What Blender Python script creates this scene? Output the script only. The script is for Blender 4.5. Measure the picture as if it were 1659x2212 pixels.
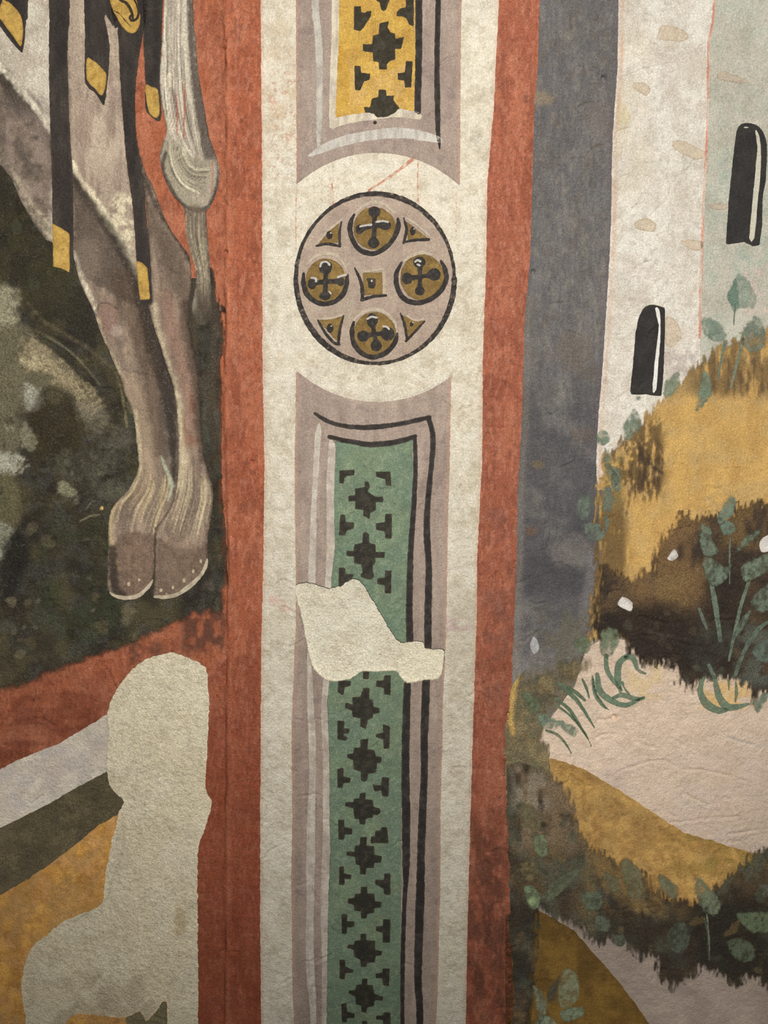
import bpy, math, random
import numpy as np
from mathutils import Matrix, Vector

# ------------------------------------------------------------------ clear
for _o in list(bpy.data.objects):
    bpy.data.objects.remove(_o, do_unlink=True)
scene = bpy.context.scene
COL = scene.collection

# ------------------------------------------------------------------ camera
W, H, F = 1659.0, 2212.0, 1600.0
PITCH, ROLL = math.radians(7.6), math.radians(0.83)
DIST, ZC = 0.88, 1.45
fwd = Vector((0, math.cos(PITCH), -math.sin(PITCH)))
up0 = Vector((0, math.sin(PITCH), math.cos(PITCH)))
rt0 = Vector((1, 0, 0))
cup = up0 * math.cos(ROLL) - rt0 * math.sin(ROLL)
crt = rt0 * math.cos(ROLL) + up0 * math.sin(ROLL)
cam_pos = Vector((0, -DIST, ZC + DIST * math.tan(PITCH)))
cam_data = bpy.data.cameras.new('camera')
cam = bpy.data.objects.new('camera', cam_data)
COL.objects.link(cam)
m = Matrix.Identity(4)
for i in range(3):
    m[i][0] = crt[i]; m[i][1] = cup[i]; m[i][2] = -fwd[i]; m[i][3] = cam_pos[i]
cam.matrix_world = m
cam_data.sensor_width = 36.0
cam_data.lens = F / H * 36.0
cam_data.clip_start = 0.02
scene.camera = cam

def wall_xz(u, v):
    """pixel of the photograph -> point of the wall plane (y = 0)"""
    a = (np.asarray(u, float) - W / 2) / F
    b = (H / 2 - np.asarray(v, float)) / F
    dx = crt.x * a + cup.x * b + fwd.x
    dy = crt.y * a + cup.y * b + fwd.y
    dz = crt.z * a + cup.z * b + fwd.z
    t = DIST / dy
    return cam_pos.x + dx * t, cam_pos.z + dz * t

# ------------------------------------------------------------------ light
_lx, _lz = wall_xz(1065, -160)
LAMP = (float(_lx), -1.45, float(_lz))
LAMP_POWER, FILL = 118.0, 0.095
LAMP_RGB = (1.0, 0.93, 0.81)
FILL_RGB = (1.0, 0.92, 0.80)
world = bpy.data.worlds.new('world'); scene.world = world
world.use_nodes = True
_bg = world.node_tree.nodes['Background']
_bg.inputs[0].default_value = (*FILL_RGB, 1); _bg.inputs[1].default_value = FILL
ld = bpy.data.lights.new('ceiling_spot', 'SPOT')
ld.energy = LAMP_POWER; ld.color = LAMP_RGB; ld.shadow_soft_size = 0.035
SPOT_HALF = math.radians(39)
ld.spot_size = 2 * SPOT_HALF; ld.spot_blend = 1.0
lo = bpy.data.objects.new('ceiling_spot', ld); COL.objects.link(lo)
lo.location = LAMP
_tx, _tz = wall_xz(820, 680)
lo.rotation_euler = (Vector((float(_tx), 0, float(_tz))) - Vector(LAMP)).to_track_quat('-Z', 'Y').to_euler()
vs = scene.view_settings
scene.display_settings.display_device = 'sRGB'
vs.view_transform = 'Standard'; vs.look = 'None'; vs.exposure = 0.0; vs.gamma = 1.0
vs.use_curve_mapping = False

def illum(u, v):
    """how strongly the lamp and the room light a spot of the wall: divides the
    photographed colour so that the pigment itself is left"""
    x, z = wall_xz(u, v)
    r2 = (x - LAMP[0]) ** 2 + LAMP[1] ** 2 + (z - LAMP[2]) ** 2
    e = .97 * LAMP_POWER / (4 * math.pi * math.pi) * (-LAMP[1]) / r2 ** 1.5
    ax = Vector((float(_tx), 0, float(_tz))) - Vector(LAMP); ax.normalize()
    r = np.sqrt(r2)
    ca = ((x - LAMP[0]) * ax.x - LAMP[1] * ax.y + (z - LAMP[2]) * ax.z) / r
    t = np.clip((ca - math.cos(SPOT_HALF)) / (1 - math.cos(SPOT_HALF)), 0, 1)
    return FILL + e * t * t * (3 - 2 * t)

# ------------------------------------------------------------------ numeric helpers
def lin(c):
    c = np.asarray(c, float) / 255.0
    return np.where(c <= 0.04045, c / 12.92, ((c + 0.055) / 1.055) ** 2.4)

def sstep(a, b, x):
    t = np.clip((x - a) / (b - a), 0, 1)
    return t * t * (3 - 2 * t)

def _hash(ix, iy, s):
    n = (ix * 374761393 + iy * 668265263 + s * 974634777) & 0x7fffffff
    n = ((n ^ (n >> 13)) * 1274126177) & 0x7fffffff
    n = ((n ^ (n >> 15)) * 2246822519) & 0x7fffffff
    return ((n ^ (n >> 12)) & 0xfffff) / float(0xfffff)

def vnoise(x, y, s=0):
    x = np.asarray(x, float); y = np.asarray(y, float)
    xi = np.floor(x).astype(np.int64); yi = np.floor(y).astype(np.int64)
    fx = x - xi; fy = y - yi
    fx = fx * fx * (3 - 2 * fx); fy = fy * fy * (3 - 2 * fy)
    a = _hash(xi, yi, s); b = _hash(xi + 1, yi, s); c = _hash(xi, yi + 1, s); d = _hash(xi + 1, yi + 1, s)
    return (a + (b - a) * fx) * (1 - fy) + (c + (d - c) * fx) * fy

def fbm(x, y, s=0, o=3, g=0.55):
    t = 0; a = 1.0; n = 0
    for k in range(o):
        t = t + a * vnoise(x * 2 ** k + 17.3 * k, y * 2 ** k + 5.1 * k, s + 31 * k); n += a; a *= g
    return t / n

def catmull(p, closed=True, n=4):
    p = [np.array(q, float) for q in p]; L = len(p); out = []
    rng = range(L) if closed else range(L - 1)
    for i in rng:
        if closed:
            a, b, c, d = p[i - 1], p[i], p[(i + 1) % L], p[(i + 2) % L]
        else:
            a, b, c, d = p[max(i - 1, 0)], p[i], p[i + 1], p[min(i + 2, L - 1)]
        for k in range(n):
            t = k / n
            out.append(0.5 * (2 * b + (c - a) * t + (2 * a - 5 * b + 4 * c - d) * t * t + (3 * b - a - 3 * c + d) * t ** 3))
    if not closed: out.append(p[-1])
    return [tuple(q) for q in out]

def Z(base, pts):
    """pixels read off an enlarged view of the photograph: (x0, y0, magnification)"""
    bx, by, s = base
    return [(bx + q[0] / s, by + q[1] / s) for q in pts]

def ell(cx, cy, rx, ry, n=28, a0=0):
    return [(cx + rx * math.cos(a0 + 2 * math.pi * k / n), cy + ry * math.sin(a0 + 2 * math.pi * k / n)) for k in range(n)]

def interp(tab, v):
    t = np.array(tab, float)
    return np.interp(v, t[:, 0], t[:, 1])

# ------------------------------------------------------------------ the wall's relief (in metres, + = out of the wall)
CREASE = [(-500, 482), (0, 484), (200, 487), (400, 489), (640, 487), (900, 486), (1100, 490), (1330, 493), (1600, 488), (2212, 486), (2700, 486)]
CRACKS = [
 [(1205, 345), (1262, 345), (1280, 322), (1325, 305), (1330, 290), (1360, 278)],
 [(1340, 170), (1400, 150), (1440, 142)], [(1245, 235), (1275, 222), (1262, 245)],
 [(1270, 350), (1278, 390), (1272, 410)], [(1342, 385), (1358, 380), (1352, 400)],
 [(1405, 470), (1440, 430), (1450, 400)], [(1172, 640), (1185, 660), (1215, 655)],
 [(1168, 878), (1180, 890), (1188, 905)], [(1220, 710), (1240, 720), (1262, 745)],
 [(985, 125), (970, 128), (948, 140)], [(612, 134), (624, 140)], [(1385, 1370), (1420, 1372), (1465, 1385), (1520, 1400)],
 [(1330, 1665), (1390, 1645), (1430, 1640), (1470, 1660), (1540, 1665), (1610, 1685)], [(1470, 1710), (1530, 1738)],
 [(1440, 1775), (1530, 1768), (1590, 1760)], [(1570, 1590), (1640, 1615)], [(1370, 1600), (1415, 1612)],
 [(1270, 1965), (1340, 1960), (1420, 1955)], [(700, 955), (775, 960)], [(563, 1725), (590, 1740), (605, 1755)],
 [(970, 1990), (990, 1990)], [(995, 1472), (1012, 1505), (1022, 1495)], [(975, 1470), (990, 1478)],
 [(1024, 1490), (1045, 1500), (1060, 1512)], [(75, 1733), (92, 1718)], [(160, 290), (178, 320), (182, 335)],
 [(60, 50), (90, 75), (108, 95)], [(85, 212), (100, 215), (108, 225)], [(300, 320), (330, 335), (352, 330)],
 [(475, 430), (492, 440), (500, 470)], [(492, 80), (486, 120), (482, 150)], [(365, 395), (380, 430), (396, 470)],
 [(1440, 1150), (1490, 1135)], [(1380, 1330), (1440, 1345)], [(215, 1430), (235, 1445), (250, 1490)],
 [(250, 800), (290, 805), (330, 815)], [(60, 720), (110, 728), (150, 745)], [(160, 860), (185, 950), (195, 1010)],
 [(640, 1265), (612, 1250), (600, 1262)], [(1570, 1800), (1640, 1790)], [(1250, 60), (1290, 80)],
]
PITS = [(1304, 169, 5.5, 3.2), (1151, 587, 5, 3.0), (1325, 1547, 6, 3.0), (1097, 1542, 5, 3.0), (488, 93, 3, .9), (484, 107, 4, 2.2),
        (473, 203, 3, 1), (489, 545, 5, 2.6), (484, 675, 5, 2.4), (545, 997, 4, 2.4), (1506, 797, 4, 1.2), (750, 122, 2, .6), (758, 633, 2, .7),
        (1022, 1474, 4, 1.1), (1045, 1474, 4, 1), (576, 2060, 2.5, .8), (672, 1695, 2, .8), (1232, 1100, 2, .7), (600, 1937, 2, .7), (1540, 1588, 2, .8)]
_r = random.Random(77)
for _k in range(190):
    _x, _y = _r.uniform(20, 1640), _r.uniform(10, 2200); _a = _r.uniform(-.6, .6) + (math.pi / 2 if _r.random() < .25 else 0); _l = []
    for _j in range(_r.randint(3, 6)):
        _l.append((_x, _y)); _st = _r.uniform(6, 15); _a += _r.uniform(-.7, .7); _x += _st * math.cos(_a); _y += _st * math.sin(_a)
    CRACKS.append(_l)
for _k in range(150): PITS.append((_r.uniform(5, 1650), _r.uniform(5, 2205), _r.uniform(1.3, 2.6), _r.uniform(.4, .9)))
CIRC = (815.0, 600.0, 262.0, 268.0)

def relief(u, v):
    u = np.asarray(u, float); v = np.asarray(v, float)
    h = 2.2 * (fbm(u / 430, v / 430, 1, 2) - .5) + 1.9 * (fbm(u / 95, v / 110, 2, 2) - .5) + 1.0 * (fbm(u / 30, v / 26, 3, 2) - .5)
    rough = sstep(.45, .75, fbm(u / 160, v / 160, 77, 2))
    h = h + (.22 + .6 * rough) * (fbm(u / 12, v / 10, 4, 2) - .5)
    xc = interp(CREASE, v) + 5 * (fbm(v / 60, v * 0, 8, 2) - .5)
    d = u - xc
    h = h + 2.6 * sstep(-9, 5, d) - 2.6 * np.exp(-((d + 3) / 3.0) ** 2) * sstep(.3, .75, vnoise(v / 34, v * 0, 9)) + 1.6 * np.exp(-((d - 7) / 4.0) ** 2) * sstep(.25, .8, vnoise(v / 24, v * 0, 19))
    # smooth joint lines of the plaster day-work beside the red bands
    h = h - .25 * np.exp(-((u - interp([(-500, 505), (2700, 505)], v)) / 3) ** 2) * sstep(.35, .7, vnoise(v / 90, v * 0, 12))
    # compass-drawn circle incised in the wet plaster
    cx, cy, rx, ry = CIRC
    rr = np.hypot((u - cx) / rx, (v - cy) / ry)
    dc = (rr - 1) * (rx + ry) / 2
    h = h - .6 * np.exp(-(dc / 2.6) ** 2)
    for k, c in enumerate(CRACKS):
        P = np.array(c, float)
        m_ = (u > P[:, 0].min() - 14) & (u < P[:, 0].max() + 14) & (v > P[:, 1].min() - 14) & (v < P[:, 1].max() + 14)
        if not m_.any(): continue
        uu = u[m_] + 7 * (fbm(u[m_] / 14, v[m_] / 14, 40 + k, 2) - .5); vv = v[m_] + 7 * (fbm(u[m_] / 14, v[m_] / 14, 60 + k, 2) - .5)
        dd = seg_dist(uu, vv, P)
        h[m_] -= 1.15 * np.exp(-(dd / 2.4) ** 2) * (.4 + vnoise(uu / 20, vv / 20, k)) - .3 * np.exp(-((dd - 6) / 3.) ** 2)
    for (a, b, r, dep) in PITS:
        m_ = (abs(u - a) < 4 * r) & (abs(v - b) < 4 * r)
        if m_.any():
            q = np.hypot(u[m_] - a, v[m_] - b) + 1.5 * (vnoise(u[m_] / 4, v[m_] / 4, 5) - .5)
            h[m_] -= dep * 1.6 * sstep(r * 1.25, r * .55, q)
    return h * 0.001

def seg_dist(u, v, P):
    d2 = np.full(np.shape(u), 1e12)
    for i in range(len(P) - 1):
        ax, ay = P[i]; bx, by = P[i + 1]
        ex, ey = bx - ax, by - ay
        t = np.clip(((u - ax) * ex + (v - ay) * ey) / (ex * ex + ey * ey + 1e-9), 0, 1)
        d2 = np.minimum(d2, (u - ax - t * ex) ** 2 + (v - ay - t * ey) ** 2)
    return np.sqrt(d2)

# ------------------------------------------------------------------ one lattice for the whole wall
STEP = 2.5
def _axis(lo, a, b, hi, coarse=14.0):
    return np.concatenate([np.arange(lo, a, coarse), np.arange(a, b, STEP), np.arange(b, hi + 1, coarse)])
GU = _axis(-480, -20, 1680, 2140)
GV = _axis(-440, -20, 2232, 2660)
_GUU, _GVV = np.meshgrid(GU, GV)
G_REL = relief(_GUU.ravel(), _GVV.ravel()).reshape(_GUU.shape)
R_MAX = 28.0

def sdf_poly(U, V, us, vs_, pts):
    P = np.array(pts, float); n = len(P)
    inside = np.zeros(U.shape, bool)
    d2 = np.full(U.shape, R_MAX ** 2)
    for i in range(n):
        (ax, ay), (bx, by) = P[i], P[(i + 1) % n]
        if ay != by:
            lo, hi = (ay, by) if ay < by else (by, ay)
            r0, r1 = np.searchsorted(vs_, lo, 'left'), np.searchsorted(vs_, hi, 'left')
            if r1 > r0:
                xc = ax + (vs_[r0:r1] - ay) / (by - ay) * (bx - ax)
                inside[r0:r1] ^= (us[None, :] > xc[:, None])
        c0, c1 = np.searchsorted(us, min(ax, bx) - R_MAX), np.searchsorted(us, max(ax, bx) + R_MAX)
        q0, q1 = np.searchsorted(vs_, min(ay, by) - R_MAX), np.searchsorted(vs_, max(ay, by) + R_MAX)
        if c1 > c0 and q1 > q0:
            uu = us[None, c0:c1]; vv = vs_[q0:q1, None]
            ex, ey = bx - ax, by - ay
            t = np.clip(((uu - ax) * ex + (vv - ay) * ey) / (ex * ex + ey * ey + 1e-9), 0, 1)
            d2[q0:q1, c0:c1] = np.minimum(d2[q0:q1, c0:c1], (uu - ax - t * ex) ** 2 + (vv - ay - t * ey) ** 2)
    d = np.sqrt(d2)
    return np.where(inside, -d, d)

def sdf_stroke(U, V, pts, ws):
    P = np.array(pts, float); ws = np.array(ws, float) / 2
    best = np.full(U.shape, 1e6)
    for i in range(len(P) - 1):
        (ax, ay), (bx, by) = P[i], P[i + 1]
        ex, ey = bx - ax, by - ay
        t = np.clip(((U - ax) * ex + (V - ay) * ey) / (ex * ex + ey * ey + 1e-9), 0, 1)
        r = ws[i] + (ws[i + 1] - ws[i]) * t
        best = np.minimum(best, np.hypot(U - ax - t * ex, V - ay - t * ey) - r)
    return np.clip(best, -R_MAX, R_MAX)

class Poly:
    def __init__(s, pts, smooth=0): s.p = catmull(pts, True, smooth) if smooth else list(pts)
    def box(s):
        a = np.array(s.p); return a[:, 0].min(), a[:, 1].min(), a[:, 0].max(), a[:, 1].max()
    def sdf(s, U, V, us, vs_): return sdf_poly(U, V, us, vs_, s.p)

class Stroke:
    def __init__(s, pts, w, smooth=4):
        if np.isscalar(w): w = [w] * len(pts)
        if smooth and len(pts) > 2:
            q = catmull([(a[0], a[1]) for a in pts], False, smooth)
            s.w = np.interp(np.linspace(0, len(pts) - 1, len(q)), np.arange(len(pts)), w)
            s.p = q
        else: s.p = list(pts); s.w = np.array(w, float)
    def box(s):
        a = np.array(s.p); m_ = max(s.w); return a[:, 0].min() - m_, a[:, 1].min() - m_, a[:, 0].max() + m_, a[:, 1].max() + m_
    def sdf(s, U, V, us, vs_): return sdf_stroke(U, V, s.p, s.w)

def clip_mesh(S):
    """triangles of the lattice clipped at S = 0; returns vertex source pairs + triangles"""
    nr, nc = S.shape
    idx = np.arange(nr * nc).reshape(nr, nc)
    a, b, c, d = idx[:-1, :-1].ravel(), idx[1:, :-1].ravel(), idx[1:, 1:].ravel(), idx[:-1, 1:].ravel()
    tris = np.concatenate([np.stack([a, b, d], 1), np.stack([b, c, d], 1)])
    s = S.ravel()
    ins = s[tris] < 0
    cnt = ins.sum(1)
    full = tris[cnt == 3]
    one, two = tris[cnt == 1], tris[cnt == 2]
    def rot(t, flag):
        k = np.argmax(flag, 1); ar = np.arange(len(t))
        return np.stack([t[ar, k], t[ar, (k + 1) % 3], t[ar, (k + 2) % 3]], 1)
    one = rot(one, s[one] < 0) if len(one) else one.reshape(0, 3)
    two = rot(two, s[two] >= 0) if len(two) else two.reshape(0, 3)
    N = nr * nc
    def ek(p, q):
        lo = np.minimum(p, q).astype(np.int64); hi = np.maximum(p, q)
        return N + lo * N + hi
    T = [full.astype(np.int64)]
    if len(one):
        T.append(np.stack([one[:, 0].astype(np.int64), ek(one[:, 0], one[:, 1]), ek(one[:, 0], one[:, 2])], 1))
    if len(two):
        o, p, q = two[:, 0], two[:, 1], two[:, 2]
        T.append(np.stack([ek(o, p), p.astype(np.int64), q.astype(np.int64)], 1))
        T.append(np.stack([ek(o, p), q.astype(np.int64), ek(o, q)], 1))
    T = np.concatenate(T)
    keys, inv = np.unique(T.ravel(), return_inverse=True)
    T = inv.reshape(-1, 3)
    node = keys < N
    i0 = np.where(node, keys, (keys - N) // N); i1 = np.where(node, keys, (keys - N) % N)
    t = np.where(node, 0, s[i0] / (s[i0] - s[i1] + 1e-12))
    return i0, i1, t, T

# ------------------------------------------------------------------ the brush: colours are laid on in photographed tones
class Brush:
    def __init__(s, u, v, sd, c, seed=0):
        s.u, s.v, s.sd, s.seed = u, v, sd, seed
        s.c = np.tile(lin(c), (len(u), 1)); s.a = np.ones(len(u))
    def _mix(s, m_, a, col):
        a = a[:, None]; s.c[m_] = s.c[m_] * (1 - a) + lin(col) * a
    def _sel(s, x0, y0, x1, y1): return np.where((s.u > x0) & (s.u < x1) & (s.v > y0) & (s.v < y1))[0]
    def _rot(s, m_, ang):
        ca, sa = math.cos(math.radians(ang)), math.sin(math.radians(ang))
        return s.u[m_] * ca + s.v[m_] * sa, -s.u[m_] * sa + s.v[m_] * ca
    def vary(s, amt, sx, sy=None, ang=0, o=3):
        s.seed += 1; m_ = slice(None); x, y = s._rot(m_, ang)
        s.c *= (1 + 2 * amt * (fbm(x / sx, y / (sy or sx), s.seed * 7 + 3, o) - .5))[:, None]; return s
    def tint(s, col, amt, sx, sy=None, thr=.5, soft=.15, ang=0, o=3, box=None):
        s.seed += 1
        m_ = s._sel(*box) if box else np.arange(len(s.u))
        if not len(m_): return s
        x, y = s._rot(m_, ang)
        f = amt * sstep(thr - soft, thr + soft, fbm(x / sx, y / (sy or sx), s.seed * 7 + 3, o))
        if box:
            x0, y0, x1, y1 = box; e = .22
            f = f * sstep(0, e, (s.u[m_] - x0) / (x1 - x0)) * sstep(0, e, (x1 - s.u[m_]) / (x1 - x0)) * sstep(0, e, (s.v[m_] - y0) / (y1 - y0)) * sstep(0, e, (y1 - s.v[m_]) / (y1 - y0))
        s._mix(m_, f, col); return s
    def poly(s, pts, col, amt=1, soft=4, rough=3, rs=12, smooth=3, dry=0, ang=0, sq=1):
        s.seed += 1
        p = np.array(catmull(pts, True, smooth) if smooth else pts)
        g = soft + rough
        m_ = s._sel(p[:, 0].min() - g, p[:, 1].min() - g, p[:, 0].max() + g, p[:, 1].max() + g)
        if not len(m_): return s
        x, y = s._rot(m_, ang)
        nz = fbm(x / rs, y / (rs * sq), s.seed * 7, 3)
        q = 1.6 * rough * (nz - .5) * 2
        u, v = s.u[m_], s.v[m_]
        ins = np.zeros(len(m_), bool)
        for i in range(len(p)):
            (ax, ay), (bx, by) = p[i - 1], p[i]
            if ay != by:
                cr = ((v >= ay) != (v >= by)); ins ^= cr & (u > ax + (v - ay) / (by - ay) * (bx - ax))
        d = seg_dist(u, v, np.vstack([p, p[:1]]))
        d = np.where(ins, -d, d) + q
        f = amt * sstep(soft, -soft, d)
        if dry: f = f * (1 - dry * sstep(.45, .6, fbm(x / 5, y / (5 * sq), s.seed + 99, 2)))
        s._mix(m_, f, col); return s
    def stroke(s, pts, w, col, amt=1, soft=1.5, rough=1.0, rs=7, smooth=4, dry=0):
        s.seed += 1
        st = Stroke(pts, w, smooth)
        b = st.box(); g = soft + rough + 2
        m_ = s._sel(b[0] - g, b[1] - g, b[2] + g, b[3] + g)
        if not len(m_): return s
        u, v = s.u[m_], s.v[m_]
        best = np.full(len(m_), 1e6)
        for i in range(len(st.p) - 1):
            (ax, ay), (bx, by) = st.p[i], st.p[i + 1]
            ex, ey = bx - ax, by - ay
            t = np.clip(((u - ax) * ex + (v - ay) * ey) / (ex * ex + ey * ey + 1e-9), 0, 1)
            best = np.minimum(best, np.hypot(u - ax - t * ex, v - ay - t * ey) - .5 * (st.w[i] + (st.w[i + 1] - st.w[i]) * t))
        d = best + rough * 2 * (fbm(u / rs, v / rs, s.seed * 5, 2) - .5)
        f = amt * sstep(soft, -soft, d)
        if dry: f = f * (1 - dry * sstep(.42, .58, fbm(u / 6, v / 9, s.seed + 99, 2)))
        s._mix(m_, f, col); return s
    def blob(s, cx, cy, rx, ry, col, amt=1, soft=.5, rough=.2, ang=0, rs=14, dry=0):
        s.seed += 1
        R = max(rx, ry) * (1 + soft + rough)
        m_ = s._sel(cx - R, cy - R, cx + R, cy + R)
        if not len(m_): return s
        ca, sa = math.cos(math.radians(ang)), math.sin(math.radians(ang))
        x = (s.u[m_] - cx) * ca + (s.v[m_] - cy) * sa; y = -(s.u[m_] - cx) * sa + (s.v[m_] - cy) * ca
        d = np.hypot(x / rx, y / ry) + 2 * rough * (fbm(s.u[m_] / rs, s.v[m_] / rs, s.seed * 3, 3) - .5)
        f = amt * sstep(1 + soft * .5, 1 - soft * .5, d)
        if dry: f = f * (1 - dry * sstep(.45, .6, fbm(s.u[m_] / 6, s.v[m_] / 6, s.seed + 99, 2)))
        s._mix(m_, f, col); return s
    def hairs(s, pa, pb, n, w, cols, amt=.8, seed=1, t0=(0, .25), t1=(.7, 1)):
        rnd = random.Random(seed)
        A = np.array(catmull(pa, False, 5)); B = np.array(catmull(pb, False, 5))
        k = 14
        A = np.stack([np.interp(np.linspace(0, 1, k), np.linspace(0, 1, len(A)), A[:, j]) for j in (0, 1)], 1)
        B = np.stack([np.interp(np.linspace(0, 1, k), np.linspace(0, 1, len(B)), B[:, j]) for j in (0, 1)], 1)
        for i in range(n):
            f = rnd.random(); f2 = min(1, max(0, f + rnd.uniform(-.08, .08)))
            L = [tuple(A[j] * (1 - (f + (f2 - f) * j / k)) + B[j] * (f + (f2 - f) * j / k)) for j in range(k)]
            a = int(rnd.uniform(*t0) * k); b = max(a + 3, int(rnd.uniform(*t1) * k))
            L = L[a:b]
            ww = [w * rnd.uniform(.6, 1.3) * (.35 + .65 * math.sin(math.pi * (j + .5) / len(L))) for j in range(len(L))]
            s.stroke(L, ww, rnd.choice(cols), amt * rnd.uniform(.5, 1), 1.3, .4, smooth=0)
        return s
    def contrast(s, k, pivot, mul=(1, 1, 1)):
        p = lin(pivot); s.c = p * (np.maximum(s.c, 1e-4) / p) ** k * np.array(mul); return s
    def dabs(s, n, box, cols, r=(5, 16), amt=.5, seed=1, soft=2, asp=(.5, 1), ang=(0, 180), dry=0):
        rnd = random.Random(seed)
        for i in range(n):
            cx_, cy_ = rnd.uniform(box[0], box[2]), rnd.uniform(box[1], box[3]); rr = rnd.uniform(*r); q_ = rnd.uniform(*asp); a_ = math.radians(rnd.uniform(*ang))
            pts = []
            for k in range(9):
                t = 2 * math.pi * k / 9; m_ = rnd.uniform(.7, 1.2); x, y = rr * m_ * math.cos(t), rr * q_ * m_ * math.sin(t)
                pts.append((cx_ + x * math.cos(a_) - y * math.sin(a_), cy_ + x * math.sin(a_) + y * math.cos(a_)))
            s.poly(pts, rnd.choice(cols), amt * rnd.uniform(.5, 1), soft, 2.5, 6, 2, dry)
        return s
    def fade(s, width, rs=8, aniso=1.0, ang=0, amp=.8, where=None):
        """paint thinning out towards its outline"""
        s.seed += 1; x, y = s._rot(slice(None), ang)
        n = fbm(x / rs, y / (rs * aniso), s.seed * 11, 3) - .5
        f = np.maximum(sstep(0, -width, s.sd + width * amp * 2 * n), sstep(-.55 * width, -width, s.sd))
        if where is not None: f = 1 - (1 - f) * where
        s.a = s.a * f; return s
    def veil(s, amt, sx, sy=None, thr=.5, soft=.2, ang=0, box=None):
        """paint worn thin in patches"""
        s.seed += 1; m_ = s._sel(*box) if box else np.arange(len(s.u)); x, y = s._rot(m_, ang)
        s.a[m_] *= 1 - amt * sstep(thr - soft, thr + soft, fbm(x / sx, y / (sy or sx), s.seed * 7 + 3, 3)); return s
    def rim(s, col, width, amt=1, rs=10):
        """colour towards the object's own outline"""
        s.seed += 1
        f = amt * sstep(-width, 0, s.sd + width * .6 * (fbm(s.u / rs, s.v / rs, s.seed, 2) - .5) * 2)
        s._mix(np.arange(len(s.u)), f, col); return s

# ------------------------------------------------------------------ materials
MATS = {}
def paint(name, rough=.82, grain=.16, wear=.12, wear_col=(214, 203, 182), dark=.12, bump=.35, streak=.08, spec=.25, fine=1.0, soft=False, ridge=.22, speck=360):
    mt = bpy.data.materials.new(name); mt.use_nodes = True
    nt = mt.node_tree; nd = nt.nodes; lk = nt.links
    bs = nd['Principled BSDF']
    at = nd.new('ShaderNodeAttribute'); at.attribute_name = 'pigment'
    geo = nd.new('ShaderNodeNewGeometry')
    def noise(scale, det, rg=.6, vec=None):
        n = nd.new('ShaderNodeTexNoise'); n.inputs['Scale'].default_value = scale; n.inputs['Detail'].default_value = det
        n.inputs['Roughness'].default_value = rg
        lk.new(vec or geo.outputs['Position'], n.inputs['Vector']); return n.outputs['Fac']
    def ramp(v, a, b, lo, hi):
        r = nd.new('ShaderNodeMapRange'); r.interpolation_type = 'SMOOTHSTEP'
        r.inputs[1].default_value = a; r.inputs[2].default_value = b; r.inputs[3].default_value = lo; r.inputs[4].default_value = hi
        lk.new(v, r.inputs[0]); return r.outputs[0]
    def math_(op, a, b):
        n = nd.new('ShaderNodeMath'); n.operation = op
        for k, x in enumerate((a, b)):
            if isinstance(x, (int, float)): n.inputs[k].default_value = x
            else: lk.new(x, n.inputs[k])
        return n.outputs[0]
    mp = nd.new('ShaderNodeMapping'); mp.inputs['Scale'].default_value = (1, 1, .12)
    lk.new(geo.outputs['Position'], mp.inputs['Vector'])
    nf = noise(620 * fine, 3, .65); nm = noise(170, 5, .65); nb = noise(38, 4, .6); ns = noise(420, 3, .6, mp.outputs[0])
    grain = grain * 1.6
    g = math_('MULTIPLY', ramp(nf, .30, .70, 1 - grain, 1 + grain), ramp(nb, .3, .7, 1 - .05, 1 + .05))
    g = math_('MULTIPLY', g, ramp(ns, .3, .7, 1 - streak * .6, 1 + streak * .6))
    g = math_('MULTIPLY', g, ramp(nm, .58, .70, 1.0, 1 - dark))
    sp = noise(780, 2, .5)
    g = math_('MULTIPLY', g, math_('MULTIPLY', ramp(sp, .62, .70, 1.0, 1 + 2.6 * grain), ramp(sp, .30, .38, 1 - 1.3 * grain, 1.0)))
    mul = nd.new('ShaderNodeVectorMath'); mul.operation = 'SCALE'
    lk.new(at.outputs['Color'], mul.inputs[0]); lk.new(g, mul.inputs['Scale'])
    wm = math_('MULTIPLY', ramp(noise(speck, 4, .7), .54, .64, 0, 1), ramp(noise(60, 3, .6), .40, .62, .15, 1))
    wm = math_('MULTIPLY', wm, wear)
    mix = nd.new('ShaderNodeMix'); mix.data_type = 'RGBA'
    lk.new(wm, mix.inputs[0]); lk.new(mul.outputs[0], mix.inputs[6])
    wc = .74 * lin(wear_col) / np.array(LAMP_RGB)
    mix.inputs[7].default_value = (*[float(x) for x in wc], 1)
    lk.new(mix.outputs[2], bs.inputs['Base Color'])
    hb = math_('ADD', math_('MULTIPLY', noise(520, 3, .65), .45), math_('MULTIPLY', noise(150, 3, .6), .9))
    rd_ = nd.new('ShaderNodeTexNoise'); rd_.noise_type = 'RIDGED_MULTIFRACTAL'; rd_.inputs['Scale'].default_value = 95
    rd_.inputs['Detail'].default_value = 4; rd_.inputs['Roughness'].default_value = .55
    lk.new(geo.outputs['Position'], rd_.inputs['Vector'])
    hb = math_('ADD', hb, math_('MULTIPLY', math_('MULTIPLY', rd_.outputs['Fac'], ramp(noise(26, 2), .38, .62, .05, 1.0)), ridge))
    bp = nd.new('ShaderNodeBump'); bp.inputs['Strength'].default_value = min(1, bump * 1.9); bp.inputs['Distance'].default_value = .0032
    lk.new(hb, bp.inputs['Height']); lk.new(bp.outputs[0], bs.inputs['Normal'])
    bs.inputs['Roughness'].default_value = rough
    bs.inputs['Specular IOR Level'].default_value = spec
    if soft: lk.new(at.outputs['Alpha'], bs.inputs['Alpha'])
    MATS[name] = mt; return mt

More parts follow.
